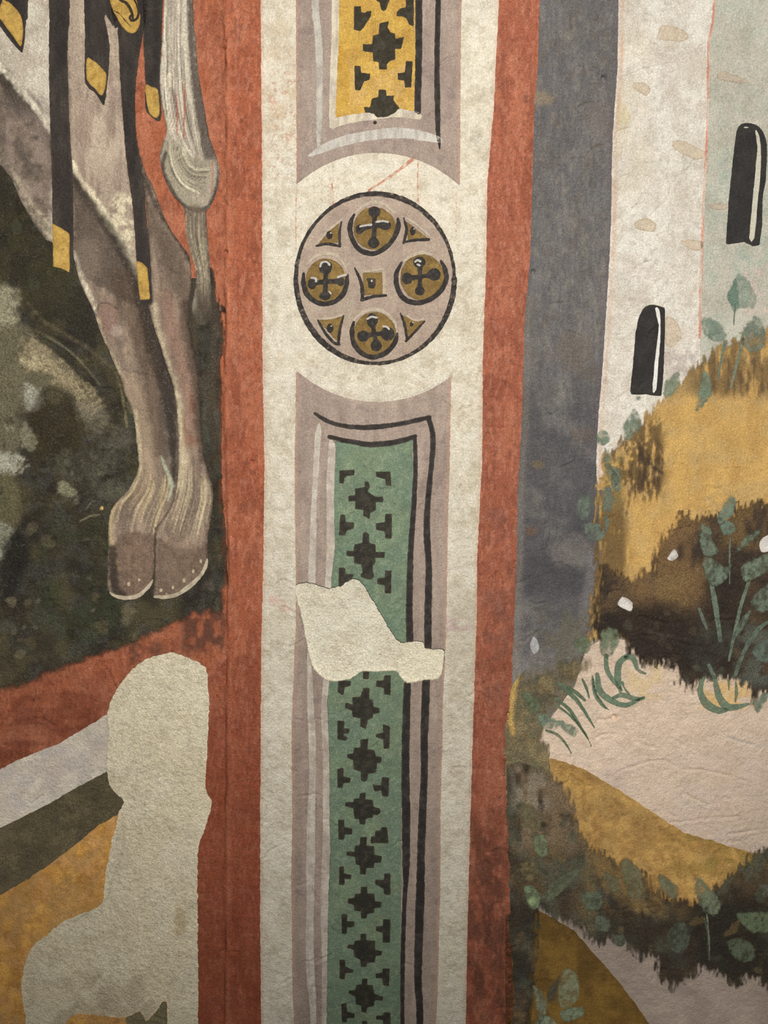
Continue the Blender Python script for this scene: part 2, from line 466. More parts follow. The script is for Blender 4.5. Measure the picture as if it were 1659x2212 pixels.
M_LIME = paint('cream_limewash', wear=.16, grain=.10, dark=.13, bump=.42, streak=.03)
M_RED = paint('red_ochre_paint', speck=560, wear=.24, wear_col=(205, 130, 100), grain=.14, dark=.22, bump=.36, streak=.10)
M_LILAC = paint('lilac_paint', wear=.16, grain=.11, dark=.14, bump=.28, streak=.07)
M_BLACK = paint('carbon_black_paint', speck=560, wear=.14, wear_col=(120, 112, 104), grain=.16, dark=.12, bump=.3, streak=.05)
M_YEL = paint('yellow_ochre_paint', wear=.18, wear_col=(222, 190, 130), grain=.13, dark=.2, bump=.3, streak=.05)
M_GREEN = paint('green_earth_paint', wear=.26, wear_col=(170, 180, 150), grain=.14, dark=.2, bump=.3, streak=.05)
M_SLATE = paint('slate_grey_paint', speck=520, wear=.26, wear_col=(160, 152, 140), grain=.14, dark=.14, bump=.42, streak=.08, soft=True)
M_TOWER = paint('white_limewash', wear=.35, wear_col=(244, 238, 226), grain=.11, dark=.15, bump=.4, streak=.05)
M_EARTH = paint('ochre_earth_paint', wear=.12, wear_col=(215, 180, 120), grain=.12, dark=.18, bump=.34, streak=.07, soft=True)
M_DARK = paint('dark_umber_paint', speck=520, wear=.30, wear_col=(140, 122, 95), grain=.22, dark=.22, bump=.42, streak=.09, soft=True)
M_PATH = paint('pink_buff_paint', wear=.14, wear_col=(220, 200, 180), grain=.08, dark=.10, bump=.42, streak=.03)
M_LEAF = paint('grey_green_paint', wear=.14, wear_col=(165, 172, 150), grain=.13, dark=.16, bump=.36, streak=.06, soft=True)
M_ROCK = paint('dark_rock_paint', speck=480, wear=.26, wear_col=(150, 145, 128), grain=.22, dark=.24, bump=.5, streak=.04, soft=True)
M_FUR = paint('grey_brown_fur_paint', speck=480, wear=.24, wear_col=(195, 182, 160), grain=.14, dark=.18, bump=.38, streak=.12, soft=True)
M_GOLD = paint('gold_yellow_paint', wear=.08, wear_col=(225, 195, 120), grain=.10, dark=.14, bump=.3, streak=.04)
M_FILL = paint('bare_lime_plaster', ridge=.05, wear=.04, grain=.12, dark=.14, bump=.75, streak=.0, fine=.8, spec=.15)
M_WHITE = paint('white_lime_paint', wear=.06, grain=.08, dark=.10, bump=.3, streak=.04, soft=True)

# ------------------------------------------------------------------ building
LEVEL = 0.00016
GAIN = 1.12
def child_name(o, parent):
    o.parent = parent
    o.matrix_parent_inverse = Matrix.Identity(4)

def empty(name, label, cat, at, group=None):
    o = bpy.data.objects.new(name, None); COL.objects.link(o)
    x, z = wall_xz(*at); o.location = (float(x), 0, float(z)); o.empty_display_size = .02
    o['label'] = label; o['category'] = cat
    if group: o['group'] = group
    return o

SEED = [10]
def layer(name, shapes, mat, color, level=1, paintfn=None, parent=None, label=None, cat=None, group=None, kind=None,
          holes=(), rough=.8, rs=9, ref=None, depth=None, height=None, cut=None, aniso=1.0, ang=0, grow=0.0):
    """a coat of paint (or plaster) with its own outline, thickness and pigment, lying on the wall's relief"""
    SEED[0] += 1; seed = SEED[0]
    if not isinstance(shapes, (list, tuple)): shapes = [shapes]
    bs = np.array([q.box() for q in shapes])
    g = rough * 2 + 6
    c0 = max(0, np.searchsorted(GU, bs[:, 0].min() - g) - 1); c1 = min(len(GU), np.searchsorted(GU, bs[:, 2].max() + g) + 1)
    r0 = max(0, np.searchsorted(GV, bs[:, 1].min() - g) - 1); r1 = min(len(GV), np.searchsorted(GV, bs[:, 3].max() + g) + 1)
    us, vs_ = GU[c0:c1], GV[r0:r1]
    U, V = np.meshgrid(us, vs_)
    S = None
    for q in shapes:
        d = q.sdf(U, V, us, vs_); S = d if S is None else np.minimum(S, d)
    if rough:
        ca, sa = math.cos(math.radians(ang)), math.sin(math.radians(ang))
        xr, yr = U * ca + V * sa, -U * sa + V * ca
        S = S + rough * 3.2 * (fbm(xr / rs, yr / (rs * aniso), seed * 13, 3) - .5)
    S = S - grow
    for q in holes:
        S = np.maximum(S, -q.sdf(U, V, us, vs_) + 6.5 * (fbm(U / 9, V / 9, 4242, 4, .7) - .5) * (.35 + 1.1 * fbm(U / 60, V / 60, 4243, 2)))
    if cut is not None: S = np.maximum(S, cut(U, V))
    i0, i1, t, T = clip_mesh(S)
    uf, vf, sf = U.ravel(), V.ravel(), S.ravel()
    u = uf[i0] * (1 - t) + uf[i1] * t; v = vf[i0] * (1 - t) + vf[i1] * t; sd = sf[i0] * (1 - t) + sf[i1] * t
    if height is None:
        hf = G_REL[r0:r1, c0:c1].ravel(); hh = hf[i0] * (1 - t) + hf[i1] * t + level * LEVEL
    else: hh = height(u, v, sd)
    x, z = wall_xz(u, v)
    co = np.stack([x, -hh, z], 1)
    # skirt: the thickness of the coat
    e = np.concatenate([T[:, [0, 1]], T[:, [1, 2]], T[:, [2, 0]]])
    es = np.sort(e, 1); key = es[:, 0].astype(np.int64) * (len(u) + 1) + es[:, 1]
    _, first, cn = np.unique(key, return_index=True, return_counts=True)
    be = e[first[cn == 1]]
    dep = depth if depth is not None else (.003 if level <= 1 else LEVEL * (level + 1))
    bv, binv = np.unique(be.ravel(), return_inverse=True); be2 = binv.reshape(-1, 2)
    n0 = len(co); nb = len(bv)
    top, bot = co[bv], co[bv] + np.array([0, dep, 0])
    co = np.concatenate([co, top, bot])
    a, b = be2[:, 0] + n0, be2[:, 1] + n0
    SK = np.concatenate([np.stack([b, a, a + nb], 1), np.stack([b, a + nb, b + nb], 1)])
    allT = np.concatenate([T, SK])
    br = Brush(u, v, sd, color, seed * 3)
    if paintfn: paintfn(br)
    il = illum(*ref) if ref else illum(u, v)[:, None]
    c = GAIN * br.c / il / np.array(LAMP_RGB)
    c = np.clip(c / np.maximum(1, c.max(1, keepdims=True) / .86), .004, .9)
    c = np.concatenate([c, br.a[:, None]], 1)
    c = np.concatenate([c, c[bv], c[bv]])
    # origin at the foot of the shape
    lo_ = co.min(0); hi_ = co.max(0)
    org = np.array([(lo_[0] + hi_[0]) / 2, 0, lo_[2]])
    if parent is not None and name != '__': org = org
    me = bpy.data.meshes.new(name)
    loc = co - org
    me.vertices.add(len(loc)); me.vertices.foreach_set('co', loc.ravel())
    me.loops.add(len(allT) * 3); me.loops.foreach_set('vertex_index', allT.ravel().astype(np.int32))
    me.polygons.add(len(allT)); me.polygons.foreach_set('loop_start', np.arange(0, len(allT) * 3, 3, dtype=np.int32))
    me.polygons.foreach_set('use_smooth', np.ones(len(allT), bool))
    me.update(calc_edges=True)
    ca_ = me.color_attributes.new('pigment', 'FLOAT_COLOR', 'POINT')
    ca_.data.foreach_set('color', c.astype(np.float32).ravel())
    me.materials.append(mat)
    o = bpy.data.objects.new(name, me); COL.objects.link(o)
    wl = Vector(org)
    if parent is not None:
        o.parent = parent
        p = parent; off = Vector((0, 0, 0))
        while p is not None: off += p.location; p = p.parent
        o.location = wl - off
    else: o.location = wl
    if label: o['label'] = label
    if cat: o['category'] = cat
    if group: o['group'] = group
    if kind: o['kind'] = kind
    return o

# views of the photograph from which outlines were read
Z1 = (0, 0, 3.318); Z2 = (0, 400, 3.318); Z3 = (0, 800, 3.318); Z4 = (0, 1250, 2.765); Z5 = (0, 1712, 3.318)
C1 = (550, 0, 3.0164); RD = (600, 380, 3.95); C2 = (550, 780, 3.0164); C3 = (550, 1200, 3.0164); C4 = (550, 1662, 3.0164)
R1 = (1100, 0, 2.968); R2 = (1100, 500, 2.968); R3 = (1100, 1000, 2.968); R4 = (1080, 1400, 2.724)
T_, B_ = -430, 2650      # the painting goes on above and below the photograph
L_, Q_ = -470, 2130

def side(tab): return [(x, v) for v, x in tab]

# =================================================================== the wall
def build_wall():
    us = np.arange(-2600, 4300, 60.0); vs_ = np.arange(-2200, 3000, 60.0)
    U, V = np.meshgrid(us, vs_)
    x0, z0 = wall_xz(L_, T_); x1, z1 = wall_xz(Q_, B_)
    xs = np.linspace(-2.2, 2.2, 90); zs = np.linspace(0.0, 3.0, 70)
    X, Zz = np.meshgrid(xs, zs)
    h = .003 * (fbm(X * 3, Zz * 3, 5, 3) - .5) - .0065
    nr, nc = X.shape
    idx = np.arange(nr * nc).reshape(nr, nc)
    f = np.stack([idx[:-1, :-1].ravel(), idx[:-1, 1:].ravel(), idx[1:, 1:].ravel(), idx[1:, :-1].ravel()], 1)
    co = np.stack([X.ravel(), -h.ravel(), Zz.ravel()], 1)
    n = len(co)
    back = np.array([[-2.2, .25, 0], [2.2, .25, 0], [2.2, .25, 3], [-2.2, .25, 3]])
    co = np.concatenate([co, back])
    me = bpy.data.meshes.new('wall_main')
    faces = [tuple(q) for q in f] + [(n + 1, n, n + 3, n + 2)]
    faces += [tuple([n, n + 1] + list(idx[0, ::-1])), tuple([n + 2, n + 3] + list(idx[-1, :])),
              tuple([n + 3, n] + list(idx[:, 0])), tuple([n + 1, n + 2] + list(idx[::-1, -1]))]
    me.from_pydata([tuple(q) for q in co], [], faces); me.update()
    ca_ = me.color_attributes.new('pigment', 'FLOAT_COLOR', 'POINT')
    c = np.tile(np.append(.74 * lin((206, 196, 174)) / np.array(LAMP_RGB), 1), (len(co), 1))
    ca_.data.foreach_set('color', c.astype(np.float32).ravel())
    me.materials.append(M_FILL)
    o = bpy.data.objects.new('wall_main', me); COL.objects.link(o)
    o['kind'] = 'structure'; o['label'] = 'lime plastered wall that carries the whole fresco'
build_wall()

# the two places where the painted plaster is lost and filled again
PATCH_C = Poly([(639, 1280), (640, 1262), (662, 1256), (683, 1261), (712, 1268), (736, 1263), (756, 1250), (769, 1248), (782, 1256), (795, 1276), (809, 1299),
                (825, 1326), (842, 1356), (858, 1379), (872, 1386), (885, 1382), (915, 1384), (918, 1396), (931, 1399), (956, 1399), (959, 1412), (956, 1439),
                (948, 1464), (915, 1467), (888, 1472), (872, 1469), (858, 1449), (838, 1447), (812, 1449), (782, 1449), (756, 1465), (722, 1470), (702, 1465),
                (683, 1449), (674, 1432), (666, 1399), (658, 1366), (653, 1333), (643, 1299)], 2)
PATCH_L = Poly([(347, 1414), (376, 1409), (409, 1422), (445, 1442), (449, 1480), (452, 1532), (449, 1580), (448, 1630), (443, 1702), (457, 1731), (452, 1763), (438, 1803),
                (428, 1832), (427, 1900), (428, 2013), (429, 2212), (430, 2330), (362, 2335), (361, 2250), (360, 2161), (340, 2182), (316, 2206), (304, 2185), (289, 2191), (265, 2199),
                (211, 2194), (169, 2191), (145, 2206), (133, 2250), (100, 2270), (62, 2240), (54, 2188), (47, 2149), (50, 2095), (69, 2046), (99, 2022), (130, 1995), (169, 1977),
                (211, 1959), (223, 1938), (226, 1893), (235, 1848), (241, 1814), (253, 1772), (255, 1754), (268, 1733), (253, 1718), (235, 1695), (231, 1666), (230, 1641),
                (235, 1575), (231, 1539), (250, 1492), (282, 1449), (315, 1424)], 2)

def patch_height(depth, lip, seed, ridges=0.0):
    def f(u, v, sd):
        h = 2.2 * (fbm(u / 430, v / 430, 1, 2) - .5) + 1.9 * (fbm(u / 95, v / 110, 2, 2) - .5)
        h = h + .55 * (fbm(u / 34, v / 60, seed, 3) - .5) + .22 * (fbm(u / 9, v / 9, seed + 1, 2) - .5)
        e = sstep(-20, -4, sd)
        xr, yr = (u + v) * .707, (v - u) * .707
        h = h - ridges * .6 * sstep(1980, 2130, v) * sstep(380, 300, u) + ridges * (1 - abs(2 * fbm(xr / 70, yr / 15, seed + 5, 3) - 1)) * sstep(1980, 2130, v) * sstep(380, 300, u) + ridges * .35 * sstep(358, 366, u) * sstep(2030, 2060, v)
        return (h - depth + lip * e) * .001
    return f

def p_patch_c(b):
    b.vary(.05, 60).tint((214, 206, 184), .5, 40).tint((176, 162, 134), .35, 14, thr=.62, soft=.1)
    b.rim((226, 215, 188), 16, .5)
    b.poly([(872, 1390), (950, 1404), (955, 1440), (940, 1462), (880, 1466), (860, 1440)], (216, 204, 174), .6, 10, 4)
layer('plaster_patch', PATCH_C, M_FILL, (207, 197, 172), 0, p_patch_c, label='small ragged bare plaster patch lying across the green inlay strip', cat='plaster patch',
      grow=7.0, rough=1.0, rs=8, depth=.004, height=patch_height(1.25, .4, 300))

def p_patch_l(b):
    b.vary(.05, 60).tint((190, 180, 156), .5, 50).tint((150, 138, 112), .3, 12, thr=.62, soft=.1)
    b.rim((198, 188, 160), 16, .5)
    b.stroke([(262, 1760), (268, 1800), (262, 1850), (240, 1905), (228, 1945), (160, 1990)], 4, (150, 138, 112), .5, 3)
    b.tint((140, 124, 96), .5, 50, thr=.5, box=(40, 2090, 380, 2240)).tint((150, 125, 80), .4, 30, thr=.55, box=(370, 1940, 430, 2080))
layer('plaster_patch', PATCH_L, M_FILL, (186, 173, 145), 0, p_patch_l, ref=(350, 1620), label='tall boot-shaped bare plaster patch at the lower left beside the red border', cat='plaster patch',
      grow=7.0, rough=1.2, rs=9, depth=.004, height=patch_height(1.25, .3, 320, 1.0))

HL = [PATCH_L]; HC = [PATCH_C]

# =================================================================== border: red bands and cream field
A_ = [(T_, 562), (0, 564), (400, 567), (780, 568), (1000, 572), (1200, 570), (1400, 565), (1700, 563), (2000, 563), (2212, 565), (B_, 566)]
Bt = [(T_, 1086), (0, 1077), (66, 1074), (232, 1066), (398, 1052), (600, 1049), (780, 1042), (1000, 1041), (1060, 1037), (1200, 1030), (1330, 1029), (1480, 1024), (1750, 1016), (2000, 1009), (2212, 1006), (B_, 998)]
Ct = [(T_, 1172), (0, 1164), (150, 1161), (220, 1154), (480, 1147), (559, 1144), (700, 1132), (900, 1127), (1059, 1117), (1200, 1115), (1400, 1107), (1540, 1103), (1700, 1098), (1900, 1101), (2212, 1110), (B_, 1116)]
Dt = [(T_, 1348), (0, 1340), (150, 1338), (300, 1327), (450, 1325), (559, 1321), (700, 1312), (800, 1305), (900, 1297), (1000, 1292)]
Et = [(T_, 1556), (0, 1541), (100, 1528), (250, 1526), (370, 1521), (480, 1516), (540, 1514), (620, 1511), (730, 1509), (820, 1506)]
LB = [(T_, 480), (0, 484), (200, 487), (400, 489), (640, 487), (900, 486), (1100, 489), (1250, 494), (1330, 492), (1420, 480), (1460, 428), (B_, 420)]

def p_cream(b):
    b.vary(.045, 120).tint((235, 224, 202), .5, 70).tint((198, 183, 154), .42, 34, thr=.56, soft=.12).tint((176, 160, 132), .3, 9, thr=.63, soft=.06).tint((240, 230, 208), .5, 16, thr=.58, soft=.08)
    b.tint((190, 120, 95), .5, 7, thr=.66, soft=.04, box=(570, 120, 660, 420)).tint((205, 170, 130), .4, 30, thr=.5, box=(566, 20, 650, 330))
    b.tint((196, 182, 158), .5, 40, thr=.5, box=(960, 1230, 1040, 1700)).tint((190, 150, 150), .5, 14, thr=.5, box=(955, 1330, 1030, 1365))
    b.tint((206, 150, 130), .4, 14, thr=.5, box=(570, 1280, 640, 1325))
    b.tint((170, 160, 140), .4, 24, thr=.5, box=(1000, 180, 1070, 330))
    # faint warm edges that the red border left on the limewash
    xa = interp(A_, b.v); xb = interp(Bt, b.v)
    f = .45 * np.exp(-((b.u - xa - 2) / 4.5) ** 2) + .35 * np.exp(-((b.u - xb + 2) / 5) ** 2)
    b._mix(np.arange(len(b.u)), f * (.4 + .6 * fbm(b.u / 20, b.v / 50, 5)), (205, 150, 118))
cream = layer('cream_border', Poly([(550, T_), (1098, T_)] + [(x + 14, v) for x, v in side(Bt)[1:]] + [(550, B_)]), M_LIME, (227, 214, 188), 1, p_cream,
              label='broad cream limewash field between the two red bands', cat='painted border', holes=HC, ref=(600, 300))

def p_redband(b):
    b.vary(.09, 26, 110).vary(.07, 14).tint((190, 120, 88), .45, 22, 70, thr=.56).tint((122, 62, 45), .35, 34, 60, thr=.58, soft=.1).tint((112, 62, 48), .4, 6, 8, thr=.66, soft=.08).tint((206, 140, 112), .35, 5, 16, thr=.62, soft=.08)
def p_redleft(b):
    p_redband(b)
    b._mix(np.arange(len(b.u)), .45 * sstep(1320, 1700, b.v + 60 * (fbm(b.u / 30, b.v / 60, 5) - .5)), (132, 60, 38))
    d = b.u - interp(CREASE, b.v)
    b._mix(np.arange(len(b.u)), .35 * np.exp(-((d - 8) / 6) ** 2) * vnoise(b.v / 30, b.v * 0, 3), (214, 132, 96))
layer('red_border_band', Poly(side(LB) + side(A_)[::-1]), M_RED, (170, 95, 65), 2, p_redleft, holes=HL, ref=(530, 300), rough=.9,
      label='red ochre band left of the cream border, beside the animal', cat='painted band', group='red bands framing the cream border')
def p_redright(b):
    p_redband(b)
    b.tint((96, 62, 48), .7, 22, 40, thr=.45, soft=.2, box=(990, 1700, 1110, 2260)).tint((130, 84, 70), .5, 30, thr=.5, box=(1030, 1000, 1120, 1600))
    b.tint((120, 78, 62), .8, 9, thr=.5, box=(1118, 205, 1150, 226))
layer('red_border_band', Poly(side(Bt) + side(Ct)[::-1]), M_RED, (168, 97, 71), 2, p_redright, ref=(1110, 300), rough=.9,
      label='red ochre band right of the cream border, beside the grey strip', cat='painted band', group='red bands framing the cream border')

# ---- drawing lines left on the cream field
for pts, w in (([(890, 346), (850, 378), (796, 413)], [8, 6, 4]), ([(903, 352), (902, 400), (904, 448)], [4, 3, 3]), ([(717, 398), (720, 420), (720, 447)], [4, 4, 3]),
               ([(641, 405), (640, 470), (640, 540)], [2.5, 2, 2]), ([(985, 420), (985, 470), (984, 520)], [2.5, 2, 2])):
    layer('guide_line', Stroke(pts, w), M_RED, (205, 140, 112), 2, lambda b: b.tint((222, 205, 180), .8, 9, thr=.5, soft=.1), cream, label='faint red drawing line', rough=.7, rs=5, ref=(800, 380))

# =================================================================== ornament panels
Fl = [(T_, 640), (0, 640), (400, 641), (806, 640), (1000, 637), (1200, 639), (1330, 640), (1500, 633), (1600, 630), (1750, 632), (1900, 630), (2000, 631), (2150, 633), (2212, 636), (B_, 638)]
Gr = [(T_, 1000), (0, 996), (100, 995), (390, 993), (806, 975), (1000, 971), (1100, 968), (1330, 964), (1400, 962), (1500, 957), (1600, 955), (1750, 951), (1900, 951), (2100, 946), (2212, 942), (B_, 936)]
cx, cy, rx, ry = CIRC
def cut_circle(U, V): return (1 - np.hypot((U - cx) / rx, (V - cy) / ry)) * (rx + ry) / 2

def p_lilac(b):
    b.vary(.05, 18, 160).vary(.05, 60).tint((182, 160, 144), .5, 14, 90, thr=.52).tint((142, 123, 111), .35, 40, 90, thr=.58).tint((126, 109, 106), .35, 18, thr=.66, soft=.06)
    for tab, s in ((Fl, 1), (Gr, -1)):
        d = (b.u - interp(tab, b.v)) * s
        b._mix(np.arange(len(b.u)), .4 * np.exp(-((d - 1) / 5) ** 2), (196, 150, 124))
def p_stripe(b): b.vary(.05, 14, 50).tint((165, 148, 136), .55, 9, 50, thr=.54).tint((224, 214, 195), .4, 16, thr=.58)
def p_black(b): b.vary(.10, 16).tint((84, 78, 72), .35, 14, thr=.58).rim((92, 80, 70), 3, .35)
def p_motif(b): b.vary(.14, 14).tint((80, 74, 62), .45, 9, thr=.58, soft=.12).rim((86, 76, 58), 2.5, .4)

up = empty('ornament_panel', 'upper lilac panel with a gold inlay strip ending above the roundel', 'painted panel', (815, 395), 'lilac ornament panels on the cream border')
layer('lilac_ground', Poly([(640, T_), (1000, T_)] + side(Gr)[1:4] + [(993, 470), (641, 470)] + side(Fl)[1:3][::-1]), M_LILAC, (168, 148, 132), 2, p_lilac, up, cut=cut_circle, ref=(680, 250))
SR = (700, 200)
layer('pale_line', Poly([(668, T_), (684, T_), (689, -10), (694, 60), (698, 130), (697, 240), (693, 312), (685, 318), (684, 250), (683, 130), (678, 50), (674, 0)], 3), M_WHITE, (192, 184, 168), 3, p_stripe, up, label='pale grey-white vertical line', ref=SR)
layer('pale_line', Poly([(666, 338), (700, 312), (750, 294), (800, 284), (850, 278), (900, 283), (949, 297), (950, 311), (900, 304), (850, 301), (780, 309), (720, 325), (676, 339)], 3), M_WHITE, (205, 198, 184), 3, p_stripe, up, label='pale curved line under the gold strip', ref=SR)
layer('cream_edge', [Poly([(718, T_), (734, T_), (736, 0), (734, 120), (728, 262), (713, 276), (712, 200), (716, 100), (717, 0)], 2),
                     Poly([(712, 277), (722, 256), (770, 243), (800, 246), (850, 240), (868, 237), (892, 241), (908, 249), (908, 261), (880, 258), (850, 256), (800, 262), (760, 268), (724, 278)], 2)],
      M_WHITE, (222, 208, 178), 3, p_stripe, up, label='cream line under and beside the gold strip', ref=SR)
BKC = (48, 43, 40)
layer('black_line', Poly([(900, T_), (915, T_), (912, 0), (912, 80), (911, 160), (909, 249), (903, 250), (895, 245), (895, 160), (897, 80), (897, 0)], 0), M_BLACK, BKC, 3, p_black, up, ref=SR)
layer('black_line', Poly([(944, T_), (957, T_), (952, 0), (951, 60), (949, 130), (950, 200), (951, 290), (951, 322), (948, 329), (945, 310), (940, 280), (938, 200), (938, 130), (939, 60), (940, 0)], 2), M_BLACK, BKC, 3, p_black, up, ref=SR)

def p_yellow(b):
    b.vary(.07, 40).tint((220, 178, 84), .5, 26, thr=.52).tint((176, 130, 62), .4, 30, thr=.58).tint((214, 176, 112), .5, 20, thr=.5, box=(730, 120, 900, 250)).tint((198, 150, 46), .5, 18, 60, thr=.45, box=(722, 60, 760, 250))
gold = layer('gold_inlay', Poly([(728, T_), (900, T_), (896, 0), (897, 120), (894, 244), (868, 238), (820, 244), (790, 246), (750, 251), (725, 257), (728, 180), (732, 100), (733, 0)], 0), M_YEL, (200, 158, 76), 4, p_yellow, up, ref=SR, label='golden yellow inlay strip')
ymot = [
 ([(648, 52), (692, 52), (695, 90), (720, 95), (725, 85), (762, 82), (760, 115), (738, 150), (712, 190), (690, 215), (648, 205)], 'half_cross'),
 ([(985, 12), (1037, 10), (1035, 185), (1005, 170), (985, 130), (960, 120), (925, 118), (925, 90), (945, 70), (985, 60)], 'half_cross'),
 ([(812, 165), (875, 150), (865, 190), (888, 225), (915, 232), (920, 265), (975, 248), (955, 330), (915, 330), (918, 400), (885, 405), (862, 430), (862, 465), (812, 462), (808, 415), (772, 412), (770, 355), (706, 345), (706, 300), (765, 300), (772, 245), (808, 235)], 'stepped_cross'),
 ([(650, 440), (690, 440), (695, 485), (755, 492), (750, 530), (715, 540), (705, 560), (690, 598), (655, 592)], 'half_cross'),
 ([(985, 408), (1030, 408), (1020, 580), (978, 580), (975, 535), (932, 532), (932, 488), (978, 480)], 'half_cross'),
 ([(808, 592), (858, 595), (858, 635), (908, 632), (905, 665), (945, 715), (920, 738), (900, 752), (860, 770), (800, 772), (775, 748), (720, 738), (708, 700), (752, 708), (765, 650), (805, 645)], 'stepped_cross'),
 ([(812, -255), (862, -255), (862, -205), (915, -200), (915, -140), (970, -130), (968, -85), (915, -80), (890, -5), (872, 28), (860, 75), (840, 87), (824, 75), (815, 30), (788, 8), (762, 0), (768, -80), (706, -85), (706, -130), (770, -140), (772, -200), (810, -205)], 'stepped_cross'),
 ([(650, -330), (692, -330), (695, -285), (755, -280), (750, -240), (695, -235), (690, -180), (652, -185)], 'half_cross'),
 ([(985, -335), (1035, -335), (1030, -180), (985, -180), (978, -235), (932, -240), (932, -285), (980, -290)], 'half_cross')]
for p, n in ymot:
    layer(n, Poly(Z(C1, p)), M_BLACK, (56, 50, 38), 5, p_motif, gold, ref=SR, rough=.6, rs=6)
layer('paint_drop', Poly(ell(810, 267, 4.5, 4, 12)), M_BLACK, (56, 50, 44), 4, None, up, ref=SR)

low = empty('ornament_panel', 'lower lilac panel with a long green inlay strip running below the roundel', 'painted panel', (790, 2212), 'lilac ornament panels on the cream border')
layer('lilac_ground', Poly([(640, 730), (975, 730)] + side(Gr)[4:] + side(Fl)[3:][::-1]), M_LILAC, (161, 142, 126), 2, p_lilac, low, cut=cut_circle, ref=(690, 900), holes=HC)
LR = (690, 1000)
PL = dict(parent=low, holes=HC, ref=LR)
layer('pale_line', Poly([(690, 912), (694, 925), (693, 946), (690, 1000), (685, 1078), (684, 1178), (682, 1244), (680, 1320), (672, 1400), (676, 1470), (678, 1515), (683, 1600), (682, 1690), (681, 1800), (681, 1860), (679, 1944), (678, 2027), (681, 2126), (684, 2200), (684, B_),
                         (670, B_), (671, 2200), (664, 2126), (661, 2027), (663, 1944), (662, 1860), (664, 1760), (668, 1700), (668, 1631), (664, 1515), (664, 1440), (664, 1320), (666, 1244), (669, 1178), (674, 1078), (678, 1000), (681, 940)], 2), M_WHITE, (190, 178, 160), 3, p_stripe, label='pale grey-white vertical line', **PL)
layer('pale_line', Poly([(712, 950), (724, 958), (724, 1000), (722, 1078), (724, 1178), (716, 1250), (712, 1460), (708, 1515), (713, 1631), (713, 1750), (715, 1828), (710, 1960), (708, 2126), (707, 2212), (705, B_),
                         (694, B_), (696, 2160), (695, 2027), (693, 1927), (697, 1828), (698, 1760), (698, 1631), (694, 1540), (698, 1470), (704, 1330), (703, 1244), (706, 1178), (706, 1112), (706, 1040), (709, 979)], 2), M_WHITE, (186, 172, 154), 3, p_stripe, label='pale line along the green strip', **PL)
layer('black_line', [Stroke([(712, 943), (740, 950), (770, 956), (800, 960), (840, 957), (870, 951), (897, 942)], [9, 10, 11, 12, 12, 12, 9]),
                     Stroke([(896, 944), (897, 1012), (894, 1090), (888, 1170), (885, 1250), (884, 1330), (885, 1390), (880, 1475), (877, 1565), (876, 1631), (876, 1700), (877, 1760), (877, 1860), (876, 1907), (873, 1960), (871, 2027), (869, 2120), (869, 2212), (868, B_ - 20)],
                            [9, 10, 11, 12, 14, 15, 16, 15, 17, 17, 18, 18, 16, 10, 9, 10, 9, 9, 9])], M_BLACK, BKC, 4, p_black, label='inner black line round the green strip', **PL)
layer('black_line', [Stroke([(681, 893), (700, 906), (730, 917), (760, 922), (790, 923), (822, 921), (860, 916), (895, 909), (928, 901)], [6, 9, 9, 10, 11, 11, 10, 10, 8]),
                     Stroke([(925, 903), (932, 925), (935, 955), (932, 1000), (926, 1060), (922, 1120), (922, 1160), (925, 1200), (926, 1245), (924, 1330), (924, 1397), (920, 1472), (918, 1540), (916, 1598), (917, 1650), (914, 1720), (911, 1790), (909, 1860), (907, 1944), (904, 2043), (903, 2126), (907, 2212), (908, B_ - 20)],
                            [10, 11, 12, 11, 12, 14, 15, 13, 14, 16, 16, 18, 17, 16, 15, 16, 17, 17, 19, 18, 16, 15, 15])], M_BLACK, BKC, 4, p_black, label='outer black line of the green panel', **PL)
def p_green(b):
    b.vary(.07, 50).tint((128, 146, 112), .5, 26, thr=.52).tint((92, 112, 92), .4, 40, thr=.55).tint((108, 126, 106), .5, 50, thr=.52, o=2).tint((150, 160, 130), .35, 8, thr=.62, soft=.08)
    b.rim((104, 126, 108), 12, .35)
green = layer('green_inlay', Poly(Z(C2, [(522, 520), (640, 540), (760, 550), (900, 535), (1025, 508), (1030, 700), (1022, 1000), (1003, 1200), (992, 1500)]) + [(880, 1379), (874, 1458), (872, 1565), (868, 1615), (867, 1750), (867, 1828), (866, 1960), (866, 2126), (864, 2212), (862, B_), (704, B_),
              (706, 2212), (707, 2126), (709, 1960), (714, 1828), (712, 1750), (712, 1631), (707, 1515), (712, 1475), (716, 1250), (724, 1178), (722, 1078), (726, 966)]), M_GREEN, (116, 128, 102), 3, p_green, low, holes=HC, ref=(800, 1000), label='green earth inlay strip')
